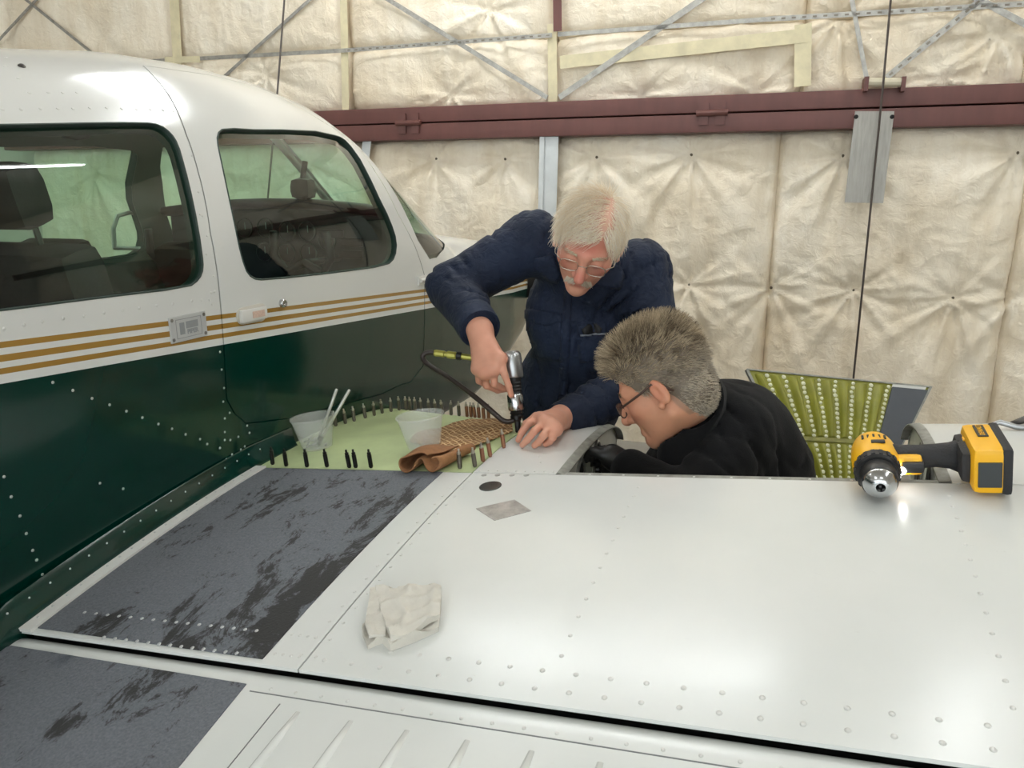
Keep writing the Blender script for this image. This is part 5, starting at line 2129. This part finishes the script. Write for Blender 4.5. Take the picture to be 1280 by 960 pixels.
def glasses(H, parent, m_f, r, lens_w, lens_h, label, fwd=0.101, z0=-0.002, temple_r=None, top_only=False, ear=0.006):
    root = empty('eyeglasses', H.w(0, fwd, z0), parent=parent)
    root.matrix_parent_inverse = parent.matrix_world.inverted()
    bpy.context.view_layer.update()
    root['label'] = label
    gl = m_glass('spectacle_lens_%d' % id(H), (0.93, 0.95, 0.95), 0.02)
    for s in (-1, 1):
        lp = []
        for i in range(28):
            a = 2 * math.pi * i / 28
            cx, cz = math.cos(a), math.sin(a)
            lx = s * 0.034 + lens_w * np.sign(cx) * abs(cx) ** 0.7
            lz = z0 + lens_h * np.sign(cz) * abs(cz) ** 0.7
            lp.append(H.w(lx, fwd - 0.10 * max(0, abs(lx) - 0.03) ** 1.0 * 0.6, lz))
        MB().tube(lp + lp[:1], r, 6, 0, False).build('rim', m_f, root, smooth=True)
        c = np.mean(lp, 0)
        mk('lens', np.array(lp + [c]), [(i, (i + 1) % 28, 28) for i in range(28)], gl, root)
        tr = temple_r or r
        MB().tube([H.w(s * (0.034 + lens_w), fwd - 0.008, z0 + 0.006), H.w(s * 0.074, fwd - 0.022, z0 + 0.008), H.w(s * 0.0825, 0.03, z0 + 0.014), H.w(s * 0.0845, 0.0, z0 + 0.020), H.w(s * 0.083, -0.022, z0 + 0.004), H.w(s * 0.080, -0.034, z0 - 0.014)], tr, 6, flat=1.0).build('temple', m_f, root, smooth=True)
    MB().tube([H.w(-0.034 + lens_w * 0.95, fwd, z0 + 0.004), H.w(0, fwd + 0.004, z0 + 0.008), H.w(0.034 - lens_w * 0.95, fwd, z0 + 0.004)], r, 6).build('bridge', m_f, root, smooth=True)


glasses(H1, man1, mat('wire_frame', (206, 196, 182), 0.25, 0.8), 0.0011, 0.0235, 0.0165, 'thin wire-rimmed eyeglasses')

# ------------------------------------------------------------------ man in black fleece
H2 = Head(P(829, 481, 1.71), -RT * 0.78 - UP * 0.48 + FW * 0.42, UP * 0.85 - RT * 0.48 + FW * 0.05, 1.03, jaw=1.04)
N2 = P(860, 506, 1.775)
C2, B2, S2 = P(905, 590, 1.86), P(925, 690, 1.93), P(945, 790, 2.02)
SHN, SHF = P(925, 560, 1.72), P(868, 552, 1.98)
EN, EF = P(866, 640, 1.62), P(800, 640, 1.98)
WN2, WF = P(790, 588, 1.72), P(775, 600, 1.90)
neck2 = cone(H2.w(0, -0.03, -0.05), N2, 0.058, 0.062)
hn2 = sunion([H2.sdf, (neck2, 0.03)], 0.03)
lo, hi = bbox([H2.c], 0.165)
parts = [nets(hn2, lo - v3(0, 0, 0.06), hi, 0.003)]
inner = sunion([cone(N2, C2, 0.06, 0.11), cone(C2, B2, 0.11, 0.12), cone(B2, S2, 0.12, 0.12), cone(SHN, EN, 0.05, 0.035), cone(EN, WN2, 0.035, 0.026), cone(SHF, EF, 0.05, 0.035), cone(EF, WF, 0.035, 0.026)], 0.04)
lo, hi = bbox([N2, C2, B2, S2, SHN, SHF, EN, EF, WN2, WF], 0.15)
parts.append(nets(inner, lo, hi, 0.014))
# gloved far hand and near hand inside the bay
V, Q = cat_mesh(parts)
man2 = mk('person', V, Q, M_SKIN, None)
tag(man2, 'man with greying brown hair and glasses in a black fleece crouching in the wing bay', 'person')
hl2 = lambda y: np.interp(y, [-0.12, -0.07, -0.03, -0.005, 0.012, 0.03, 0.045, 0.06, 0.08, 0.1], [-0.13, -0.115, -0.085, 0.0, -0.012, -0.004, 0.03, 0.05, 0.066, 0.074])
paint(man2, skin_color(H2, V, (206, 148, 118), (196, 112, 92), (176, 100, 88), (150, 118, 96), hl2, 0.5))
Rz = np.stack([RT, np.cross(UP, RT), UP], 1)
fl2 = folds([(SHN * 0.6 + C2 * 0.4, ax_of(SHN, C2) + UP * 0.5, 0.07, 0.14, 0.012, 0.4), (SHN * 0.5 + EN * 0.5, ax_of(SHN, EN), 0.06, 0.12, 0.012, 1.4),
             (P(895, 530, 1.70), RT * 0.8 + UP * 0.6, 0.06, 0.10, 0.012, 2.6), (C2 + RT * 0.1, UP + RT * 0.3, 0.10, 0.15, 0.008, 0.2)])
fle_items = [ell(C2, (0.175, 0.155, 0.20), Rz), (ell(B2, (0.18, 0.16, 0.19), Rz), 0.06), (ell(S2, (0.19, 0.17, 0.15), Rz), 0.06),
             (cone(N2, P(925, 540, 1.86), 0.078, 0.10), 0.06), (cone(P(925, 530, 1.86), P(965, 590, 1.88), 0.09, 0.10), 0.06),
             (cone(P(918, 545, 1.76), EN, 0.088, 0.072), 0.05), (cone(EN, WN2, 0.070, 0.048), 0.02), (cone(SHF, EF, 0.085, 0.07), 0.05), (cone(EF, WF, 0.068, 0.048), 0.02)]
fle0 = sunion(fle_items, 0.05)
nk = ax_of(N2, H2.w(0, -0.03, -0.05))


def fle(p):
    d = fle0(p) - fl2(p)
    return np.maximum(d, -ball(N2 + nk * 0.075, 0.058)(p))


t = NT('black_fleece')
n1 = t.noise(6, 3, 0.5)
n2 = t.noise(300, 3, 0.6)
cr = t.ramp(n1.outputs[0], [(0.3, lin(11, 11, 12)), (0.7, lin(20, 20, 22))])
t.l(cr.outputs[0], t.b.inputs['Base Color'])
t.b.inputs['Roughness'].default_value = 0.95
t.b.inputs['Sheen Weight'].default_value = 0.06
t.b.inputs['Specular IOR Level'].default_value = 0.15
t.bump(n2.outputs[0], 0.6, 0.002)
M_FLEECE = t.m
lo, hi = bbox([N2, C2, B2, S2, SHN, SHF, EN, EF, WN2, WF], 0.22)
V2, Q2 = nets(fle, lo, hi, 0.0075)
fleece = mk('fleece_jacket', V2, Q2, M_FLEECE, man2)
B2v = bvh_of(V2, Q2)
colr2 = cone(N2 - nk * 0.02, N2 + nk * 0.085, 0.090, 0.080)
chinp = H2.w(-0.01, 0.035, -0.150)
col_o = sunion([colr2, cone(N2, chinp, 0.084, 0.060)], 0.03)
neck_in = sunion([cone(N2 - nk * 0.1, N2 + nk * 0.2, 0.068, 0.070)], 0.01)
V, Q = nets(lambda p: np.maximum(np.maximum(np.maximum(col_o(p), -neck_in(p)), ((p - N2) @ nk) - 0.092), 0.005 - H2.sdf(p)), N2 - 0.22, N2 + 0.20, 0.006)
mk('collar', V, Q, M_FLEECE, fleece)
g_items = []
for w_, e_ in ((WN2, EN), (WF, EF)):
    a = ax_of(e_, w_)
    side = np.cross(a, UP)
    side /= np.linalg.norm(side)
    it = [cone(w_ - a * 0.02, w_ + a * 0.06, 0.034, 0.030)]
    for kx in (-0.028, -0.009, 0.010, 0.028):
        b0 = w_ + a * 0.07 + side * kx
        it.append((cone(b0, b0 + a * 0.035 - UP * 0.008, 0.011, 0.010), 0.008))
        it.append((cone(b0 + a * 0.035 - UP * 0.008, b0 + a * 0.05 - UP * 0.035, 0.010, 0.009), 0.006))
    it.append((cone(w_ + a * 0.02 + side * 0.03, w_ + a * 0.06 + side * 0.05 - UP * 0.02, 0.013, 0.010), 0.01))
    V, Q = nets(sunion(it, 0.02), w_ - 0.16, w_ + 0.16, 0.005)
    mk('glove', V, Q, m_black, man2)
# trousers, boots
hipp = [S2 + v3(-0.03, -0.08, -0.02), S2 + v3(-0.03, 0.09, -0.02)]
ft2 = [np.array((S2[0] - 0.34, S2[1] - 0.10, 0)), np.array((S2[0] - 0.34, S2[1] + 0.13, 0))]
kn2 = [np.array((S2[0] - 0.38, S2[1] - 0.10, 0.46)), np.array((S2[0] - 0.38, S2[1] + 0.13, 0.46))]
tr = sunion([ell(S2 + v3(0, 0, -0.04), (0.18, 0.16, 0.13))] + [(cone(h_, k_, 0.10, 0.08), 0.05) for h_, k_ in zip(hipp, kn2)] + [(cone(k_, f_ + v3(0, 0, 0.1), 0.08, 0.065), 0.02) for k_, f_ in zip(kn2, ft2)], 0.04)
lo, hi = bbox([S2, *ft2, *kn2], 0.22)
lo[2] = 0.03
V, Q = nets(tr, lo, hi, 0.014)
mk('trousers', V, Q, mat('dark_denim', (38, 44, 58), 0.85), man2)
boots(man2, ft2, (-1, 0, 0), m_black)
# hair: a thick short cut, brushed up and back
rng = np.random.default_rng(33)
shell2 = (np.array((0, -0.010, 0.044)), np.array((0.0815, 0.108, 0.092)))
nape = (np.array((0, -0.044, -0.030)), np.array((0.065, 0.060, 0.072)))
hv = lambda p: np.maximum(smin(ell(*shell2)(p), ell(*nape)(p), 0.02), (hl2(p[:, 1]) - p[:, 2]) * 0.75)
lo, hi = np.array((-0.11, -0.15, -0.15)), np.array((0.11, 0.13, 0.16))
V, Q = nets(hv, lo, hi, 0.005)
cap = mk('hair_mass', H2.c + (V * H2.sc) @ H2.A.T, Q, M_HAIR, man2)
paint(cap, np.tile(L3(116, 104, 90), (len(V), 1)) * (0.7 + 0.6 * fbm(V * 90, 2, 8))[:, None])
q, nn = scalp_points(H2, 10000, hl2, rng, 0.0, (shell2[0], shell2[1] - 0.002))
qb, nb2 = scalp_points(H2, 5000, hl2, rng, 0.0, (nape[0], nape[1] - 0.001))
kb = (ell(*shell2)(qb) > -0.002) & (qb[:, 1] < 0.0)
q, nn = np.concatenate([q, qb[kb]]), np.concatenate([nn, nb2[kb]])
top = np.clip((q[:, 2:3] - 0.06) / 0.05, 0, 1)
front = np.clip((q[:, 1:2] - 0.02) / 0.06, 0, 1) * top
side = np.clip((0.05 - q[:, 2:3]) / 0.05, 0, 1)
d = nn * (0.30 + 0.75 * top) + np.array([[0, -0.55, 0.1]]) * (1 - front) * (1 - side) + np.array([[0, 0.75, 0.05]]) * front + np.array([[0, -0.75, -0.65]]) * side
cl_ = np.stack([vnoise(q * 70 + 9.0 * i_, 60 + i_) - 0.5 for i_ in range(3)], 1)
d = d + rng.normal(0, 0.13, d.shape) + cl_ * 0.9
low = np.clip((0.01 - q[:, 2]) / 0.06, 0, 1)
ln = (0.013 + 0.017 * top[:, 0] + rng.uniform(0, 0.009, len(q)) + 0.010 * front[:, 0]) * (1 - 0.6 * low)
k = np.clip(rng.uniform(-0.25, 0.9, (len(q), 1)) + (vnoise(q * 55, 71)[:, None] - 0.35) * 1.2, 0, 1)
cA, cB, cC = L3(212, 194, 164), L3(112, 95, 76), L3(214, 206, 192)
hc = cA * k + cB * (1 - k)
hc = hc * (1 - side * 0.45) + cC * side * 0.45
strands('hair', H2.c + (q * H2.sc) @ H2.A.T, d @ H2.A.T, nn @ H2.A.T, ln, (np.array([[0, -0.3, -0.2]]) @ H2.A.T) + 0 * d, hc, np.full(len(q), 0.0008), man2, rng, 3, (0, 0, -0.1))
n = 200
x = np.repeat([-1, 1], n // 2) * rng.uniform(0.014, 0.048, n)
mq = np.column_stack([x, 0.092 - (np.abs(x) / 0.048) ** 2 * 0.017, 0.026 + rng.normal(0, 0.002, n)])
md = np.column_stack([np.sign(x) * 0.9, np.full(n, 0.3), rng.normal(0, 0.3, n)])
for k0 in (0, n // 2):
    sl = slice(k0, k0 + n // 2)
    strands('eyebrow', H2.c + (mq[sl] * H2.sc) @ H2.A.T, md[sl] @ H2.A.T, np.tile(np.array([[0, 1.0, 0]]), (n // 2, 1)) @ H2.A.T, rng.uniform(0.006, 0.010, n // 2), (np.array([[0, -0.6, 0]]) @ H2.A.T) + 0 * md[sl], np.tile(L3(110, 96, 80), (n // 2, 1)), np.full(n // 2, 0.0007), man2, rng, 2)
glasses(H2, man2, mat('brown_frame', (74, 54, 46), 0.4), 0.0015, 0.0245, 0.0165, 'dark-rimmed eyeglasses', temple_r=0.0026, z0=-0.004)
# the stool he sits on
sb = empty('shop_stool', (S2[0], S2[1] + 0.02, 0))
tag(sb, 'low round shop stool under the man in the black fleece', 'stool')
zt = S2[2] - 0.17
MB().lathe([(0, zt - 0.05), (0.16, zt - 0.05), (0.175, zt - 0.03), (0.17, zt - 0.005), (0, zt)], 28, (S2[0], S2[1] + 0.02, 0)).build('seat', m_black, sb, smooth=True)
for i in range(4):
    a = math.pi / 4 + i * PI2
    MB().tube([(S2[0] + 0.08 * math.cos(a), S2[1] + 0.02 + 0.08 * math.sin(a), zt - 0.05), (S2[0] + 0.17 * math.cos(a), S2[1] + 0.02 + 0.17 * math.sin(a), 0.0)], 0.012, 8).build('leg', m_alu, sb, smooth=True)

# ================================================================== rivet gun and hose
m_chrome = mat('polished_steel', (196, 198, 200), 0.2, 1.0)
m_satin = mat('satin_steel', (176, 178, 180), 0.32, 0.9)
gun = empty('rivet_gun', TOOL_TIP)
tag(gun, 'upright rivet gun with a silver cap held on the skin by the man in coveralls', 'tool')
ga = TOOL_TOP - TOOL_TIP
GL = np.linalg.norm(ga)
gR = frame(ga)
gk = GL / 0.205


def gpart(name, prof, m, n=28):
    return MB().lathe([(r, z * gk) for r, z in prof], n, TOOL_TIP, gR).build(name, m, gun, autosmooth=40)


gpart('rivet_set', [(0, 0.001), (0.006, 0.001), (0.0075, 0.004), (0.0075, 0.028), (0.011, 0.032), (0.011, 0.040), (0, 0.040)], m_black)
gpart('retainer_spring', [(0, 0.036), (0.0165, 0.036), (0.0175, 0.042), (0.0150, 0.046), (0.0178, 0.050), (0.0150, 0.054), (0.0170, 0.058), (0, 0.058)], mat('dark_steel', (50, 50, 50), 0.3, 0.8))
gpart('barrel', [(0, 0.056), (0.0185, 0.056), (0.0205, 0.060), (0.0205, 0.094), (0.0190, 0.097), (0, 0.097)], m_chrome)
gpart('grip_neck', [(0, 0.096), (0.0185, 0.096)] + [(0.0185 - 0.0016 * (i % 2), 0.098 + i * 0.0042) for i in range(9)] + [(0.0185, 0.140), (0, 0.140)], m_black)
gpart('end_cap', [(0, 0.138), (0.0235, 0.138), (0.0255, 0.142), (0.0250, 0.185), (0.0235, 0.198), (0.0190, 0.204), (0.010, 0.206), (0, 0.206)], m_satin)
hs = [TOOL_TIP + ga * 0.17, P(632, 529, 1.93), P(618, 517, 1.93), P(600, 501, 1.95), P(578, 484, 1.99), P(555, 468, 2.04), P(538, 458, 2.08), P(529, 450, 2.10), P(528, 444, 2.10), P(534, 440, 2.10), P(545, 441, 2.10)]
hs = np.array(hs)
for _ in range(2):
    mid = []
    for i in range(len(hs) - 1):
        mid += [hs[i] * 0.75 + hs[i + 1] * 0.25, hs[i] * 0.25 + hs[i + 1] * 0.75]
    hs = np.array([hs[0]] + mid + [hs[-1]])
hose = empty('air_hose', hs[-1])
tag(hose, 'dark rubber air hose running from the rivet gun past the hand', 'hose')
MB().tube(hs, 0.0068, 10).build('hose', mat('hose_rubber', (46, 36, 32), 0.45), hose, smooth=True)
f0_, f1_ = P(543, 441, 2.10), P(590, 447, 2.08)
fa = f1_ - f0_
FLn = np.linalg.norm(fa)
MB().lathe([(0, 0), (0.0085, 0), (0.0095, 0.004), (0.0095, 0.028), (0.0075, 0.03), (0.0075, 0.036), (0.0105, 0.038), (0.0105, 0.060), (0.0085, 0.063), (0.0085, FLn), (0, FLn)], 8, f0_, frame(fa)).build('brass_fitting', mat('yellow_brass', (176, 170, 84), 0.35, 0.5), hose)
MB().lathe([(0.0108, 0.064), (0.0118, 0.066), (0.0118, 0.076), (0.0108, 0.078)], 12, f0_, frame(fa)).build('dark_ring', m_black, hose)
MB().tube([f1_, P(612, 452, 2.12), P(640, 480, 2.18), P(650, 540, 2.2)], 0.0068, 8).build('hose', MATS['hose_rubber'], hose, smooth=True)

# ================================================================== cordless drill lying on its side
m_yel = mat('drill_yellow', (246, 184, 16), 0.4, coat=0.1)
m_gripm = mat('grip_rubber', (42, 42, 44), 0.7, bump=0.3, bscale=260)
DF = onwing(1101, 610, 0.040)
da = v3(0.02, -1.0, -0.10)
da /= np.linalg.norm(da)
dh = v3(1.0, 0.02, TB + 0.02)
dh = dh - da * (dh @ da)
dh /= np.linalg.norm(dh)
du = np.cross(dh, -da)
du = du if du[2] > 0 else -du
drill = empty('cordless_drill', DF)
tag(drill, 'yellow and black cordless drill lying on its side on the wing', 'drill')
RA = frame(-da, dh)              # local z runs back from the chuck


def dp(a, h, u):
    return DF - da * a + dh * (0.03 + (h - 0.03) * 0.73 if h > 0.03 else h) + du * u


def dpart(name, prof, m, n=28, smooth=40):
    return MB().lathe([(r, z) for r, z in prof], n, DF, RA).build(name, m, drill, autosmooth=smooth)


dpart('chuck_nose', [(0.007, 0.010), (0.0075, 0.0), (0.011, 0.0), (0.017, 0.004), (0.0245, 0.012), (0.0265, 0.016), (0.0265, 0.022), (0, 0.022)], m_chrome)
for i in range(3):
    a = 2 * math.pi * i / 3 + 0.3
    MB().box(DF + RA @ np.array((0.0042 * math.cos(a), 0.0042 * math.sin(a), 0.002)), (0.004, 0.004, 0.012), RA).build('chuck_jaw', mat('jaw_dark', (70, 70, 70), 0.4, 0.8), drill)
dpart('chuck_sleeve', [(0, 0.020), (0.0275, 0.020), (0.029, 0.024), (0.029, 0.052), (0.026, 0.056), (0, 0.056)], m_black)
sg = [(0, 0.054), (0.032, 0.054), (0.0355, 0.058), (0.0355, 0.078), (0.036, 0.080), (0, 0.080)]
tq = dpart('torque_collar', sg, m_black)
b = MB()
for i in range(18):
    a = 2 * math.pi * i / 18
    b.box(DF + RA @ np.array((0.0355 * math.cos(a), 0.0355 * math.sin(a), 0.067)), (0.004, 0.006, 0.016), frame(-da, dh * math.cos(a) + np.cross(-da, dh) * math.sin(a)))
b.build('collar_ridges', m_gripm, tq)['kind'] = 'stuff'
dpart('motor_housing', [(0, 0.078), (0.036, 0.078), (0.0385, 0.084), (0.0385, 0.120), (0.037, 0.150), (0.034, 0.165), (0.025, 0.172), (0, 0.172)], m_yel)
for i in range(5):
    MB().box(dp(0.136, -0.018 + i * 0.009, 0.0365 - 0.0012 * abs(i - 2)), (0.004, 0.016, 0.003), np.stack([dh, -da, du], 1), 0, 0.001).build('vent_slot', m_black, drill)
MB().box(dp(0.105, 0.005, 0.039), (0.022, 0.010, 0.004), np.stack([dh, -da, du], 1), 0, 0.001).build('badge', m_black, drill)


def curve_tube(name, pts, rs, m, flat=1.0):
    return MB().tube(pts, rs, 16, flat=flat).build(name, m, drill, smooth=True)


curve_tube('handle', [dp(0.122, 0.020, 0.0), dp(0.124, 0.050, 0.0), dp(0.128, 0.085, 0.0), dp(0.132, 0.120, 0.0), dp(0.132, 0.150, 0), dp(0.130, 0.170, 0)], [0.026, 0.0225, 0.0205, 0.0205, 0.023, 0.029], m_gripm)
MB().box(dp(0.094, 0.052, 0.0), (0.052, 0.022, 0.034), np.stack([dh, -da, du], 1), 0, 0.008).build('neck_shell', m_yel, drill, autosmooth=50)
MB().box(dp(0.085, 0.066, 0.0), (0.036, 0.020, 0.020), np.stack([dh, -da, du], 1), 0, 0.007).build('trigger', m_black, drill, autosmooth=50)
led = MB().lathe([(0, 0), (0.006, 0), (0.0065, 0.004), (0, 0.005)], 14, dp(0.078, 0.042, -0.004), frame(da)).build('work_light', mat('led', (255, 255, 255), 0.3, emit=(1, 1, 1), estr=70.0), drill, smooth=True)
BR = np.stack([dh, -da, du], 1)
MB().box(dp(0.118, 0.182, 0.002), (0.030, 0.095, 0.056), BR, 0, 0.012).build('foot', m_gripm, drill, autosmooth=50)
bat = MB().box(dp(0.112, 0.216, 0.004), (0.052, 0.122, 0.080), BR, 0, 0.012).build('battery', m_yel, drill, autosmooth=50)
MB().box(dp(0.112, 0.248, 0.004), (0.016, 0.124, 0.082), BR, 0, 0.007).build('base_plate', m_gripm, bat, autosmooth=50)
MB().box(dp(0.0505, 0.214, 0.0), (0.034, 0.004, 0.044), BR, 0, 0.0015).build('front_panel', mat('panel_charcoal', (56, 60, 62), 0.5), bat)
MB().box(dp(0.132, 0.214, 0.0445), (0.016, 0.050, 0.003), BR, 0, 0.001).build('label_strip', m_black, bat)
text('DEWALT', 0.011, dp(0.132, 0.214, 0.0463), np.stack([-da, -dh, du], 1), m_yel, bat)
MB().box(dp(0.130, 0.184, 0.031), (0.010, 0.014, 0.004), BR, 0, 0.001).build('latch', m_yel, drill)

# ================================================================== ribbed yellow panel behind the wing
TLc, TRc, BRc, BLc = P(934, 463, 2.34), P(1164, 485, 2.40), P(1100, 612, 2.22), P(1006, 612, 2.18)
pn = np.cross(TRc - TLc, BLc - TLc)
pn /= np.linalg.norm(pn)
pn = pn if pn @ FW < 0 else -pn


def pq(s_, t_, o=0.0):
    return (TLc * (1 - s_) + TRc * s_) * (1 - t_) + (BLc * (1 - s_) + BRc * s_) * t_ + pn * o


pan = empty('ribbed_panel', (BLc + BRc) / 2)
tag(pan, 'yellow-green primed ribbed metal panel with pale rivet rows standing behind the wing', 'panel')


def psheet(name, s0, s1, t0, t1, o0, o1, m, parent=pan, n=6):
    c = [pq(s0, t0, o1), pq(s1, t0, o1), pq(s1, t1, o1), pq(s0, t1, o1), pq(s0, t0, o0), pq(s1, t0, o0), pq(s1, t1, o0), pq(s0, t1, o0)]
    return mk(name, c, [(3, 2, 1, 0), (4, 5, 6, 7), (0, 1, 5, 4), (1, 2, 6, 5), (2, 3, 7, 6), (3, 0, 4, 7)], m, parent, False)


m_dgrey = mat('panel_dark_grey', (74, 78, 84), 0.6, var=0.08, vscale=20)
psheet('panel_sheet', 0, 1, 0, 1, -0.004, 0.0, m_chrom)
psheet('grey_field', 0.785, 0.985, 0.035, 1.0, -0.01, 0.007, m_dgrey)
psheet('white_edge', 0.785, 0.97, 0.0, 0.035, 0.0, 0.003, m_rivet)
psheet('edge_strip', 0.0, 1.0, -0.012, 0.0, -0.005, 0.004, m_seal)
psheet('edge_strip', 0.985, 1.0, 0.0, 1.0, -0.005, 0.005, m_seal)
psheet('edge_strip', -0.01, 0.006, 0.0, 1.0, -0.005, 0.005, m_seal)
psheet('cross_seam', 0.0, 0.785, 0.565, 0.60, 0.0, 0.007, mat('olive_seam', (128, 126, 62), 0.5, var=0.3, vscale=40))
cols = [0.097, 0.190, 0.286, 0.377, 0.471, 0.567, 0.666, 0.767]
for i in range(8):
    a = cols[i] + 0.047 if i < 7 else None
    for t0, t1 in ((0.03, 0.55), (0.62, 1.0)):
        sm0 = (cols[i - 1] if i else 0.012) + 0.018
        sm1 = cols[i] - 0.018
        vs, fs = [], []
        for j in range(9):
            tt = t0 + (t1 - t0) * j / 8
            en = math.sin(math.pi * min(1, max(0, (j + 0.35) / 8.7))) ** 0.35
            for k in range(9):
                ss = sm0 + (sm1 - sm0) * k / 8
                vs.append(pq(ss, tt, 0.0005 + 0.016 * en * math.sin(math.pi * k / 8) ** 0.8))
            if j:
                fs += [((j - 1) * 9 + k, (j - 1) * 9 + k + 1, j * 9 + k + 1, j * 9 + k) for k in range(8)]
        mk('stiffening_rib', vs, [f[::-1] for f in fs], m_chrom, pan)
b = MB()
rng = np.random.default_rng(9)
for ci, c in enumerate(cols):
    for t0, t1, n in ((0.03, 0.545, 13), (0.625, 0.99, 9)):
        for j in range(n):
            tt = t0 + (t1 - t0) * j / (n - 1)
            b.lathe([(0.0062 * rng.uniform(0.8, 1.2), 0), (0.005, 0.003), (0, 0.0042)], 8, pq(c + rng.normal(0, 0.003), tt, 0.0005), frame(pn))
b.build('sealant_dots', mat('pale_sealant', (232, 232, 206), 0.4, var=0.1, vscale=80), pan, smooth=True)['kind'] = 'stuff'
# sawhorse carrying it
zb = min(BLc[2], BRc[2])
mc = (BLc + BRc) / 2
m_wood = mat('raw_wood', (176, 142, 98), 0.7, var=0.2, vscale=8, stretch=(1, 8, 1))
sh = empty('sawhorse', (mc[0], mc[1], 0))
tag(sh, 'wooden sawhorse carrying the ribbed yellow panel behind the wing', 'sawhorse')
MB().box((mc[0], mc[1], zb - 0.025), (0.5, 0.09, 0.05), None, 0, 0.004).build('top_beam', m_wood, sh)
for sx1 in (-1, 1):
    for sy1 in (-1, 1):
        MB().tube([(mc[0] + sx1 * 0.18, mc[1] + sy1 * 0.03, zb - 0.04), (mc[0] + sx1 * 0.22, mc[1] + sy1 * 0.14, 0.0)], 0.022, 4).build('leg', m_wood, sh)

# ================================================================== small clamp on the outer leading edge
p0 = onwing2(1264, 538)
n0 = up_at(p0[0], p0[1])
cl = empty('hand_clamp', p0)
tag(cl, 'small grey metal hand clamp lying on the outer wing nose', 'clamp')
MB().tube([p0 + n0 * 0.008 + v3(-0.035, 0.0, 0), p0 + n0 * 0.014 + v3(-0.02, 0.004, 0), p0 + n0 * 0.008 + v3(0.01, 0.0, 0), p0 + n0 * 0.009 + v3(0.06, -0.01, 0.004)], [0.004, 0.006, 0.006, 0.005], 8).build('jaw', m_satin, cl, smooth=True)
MB().tube([p0 + n0 * 0.010 + v3(0.0, 0.01, 0), p0 + n0 * 0.024 + v3(0.03, 0.012, 0), p0 + n0 * 0.018 + v3(0.075, 0.012, 0.004)], [0.005, 0.009, 0.006], 8).build('handle', mat('clamp_grey', (92, 88, 84), 0.4, 0.5), cl, smooth=True)
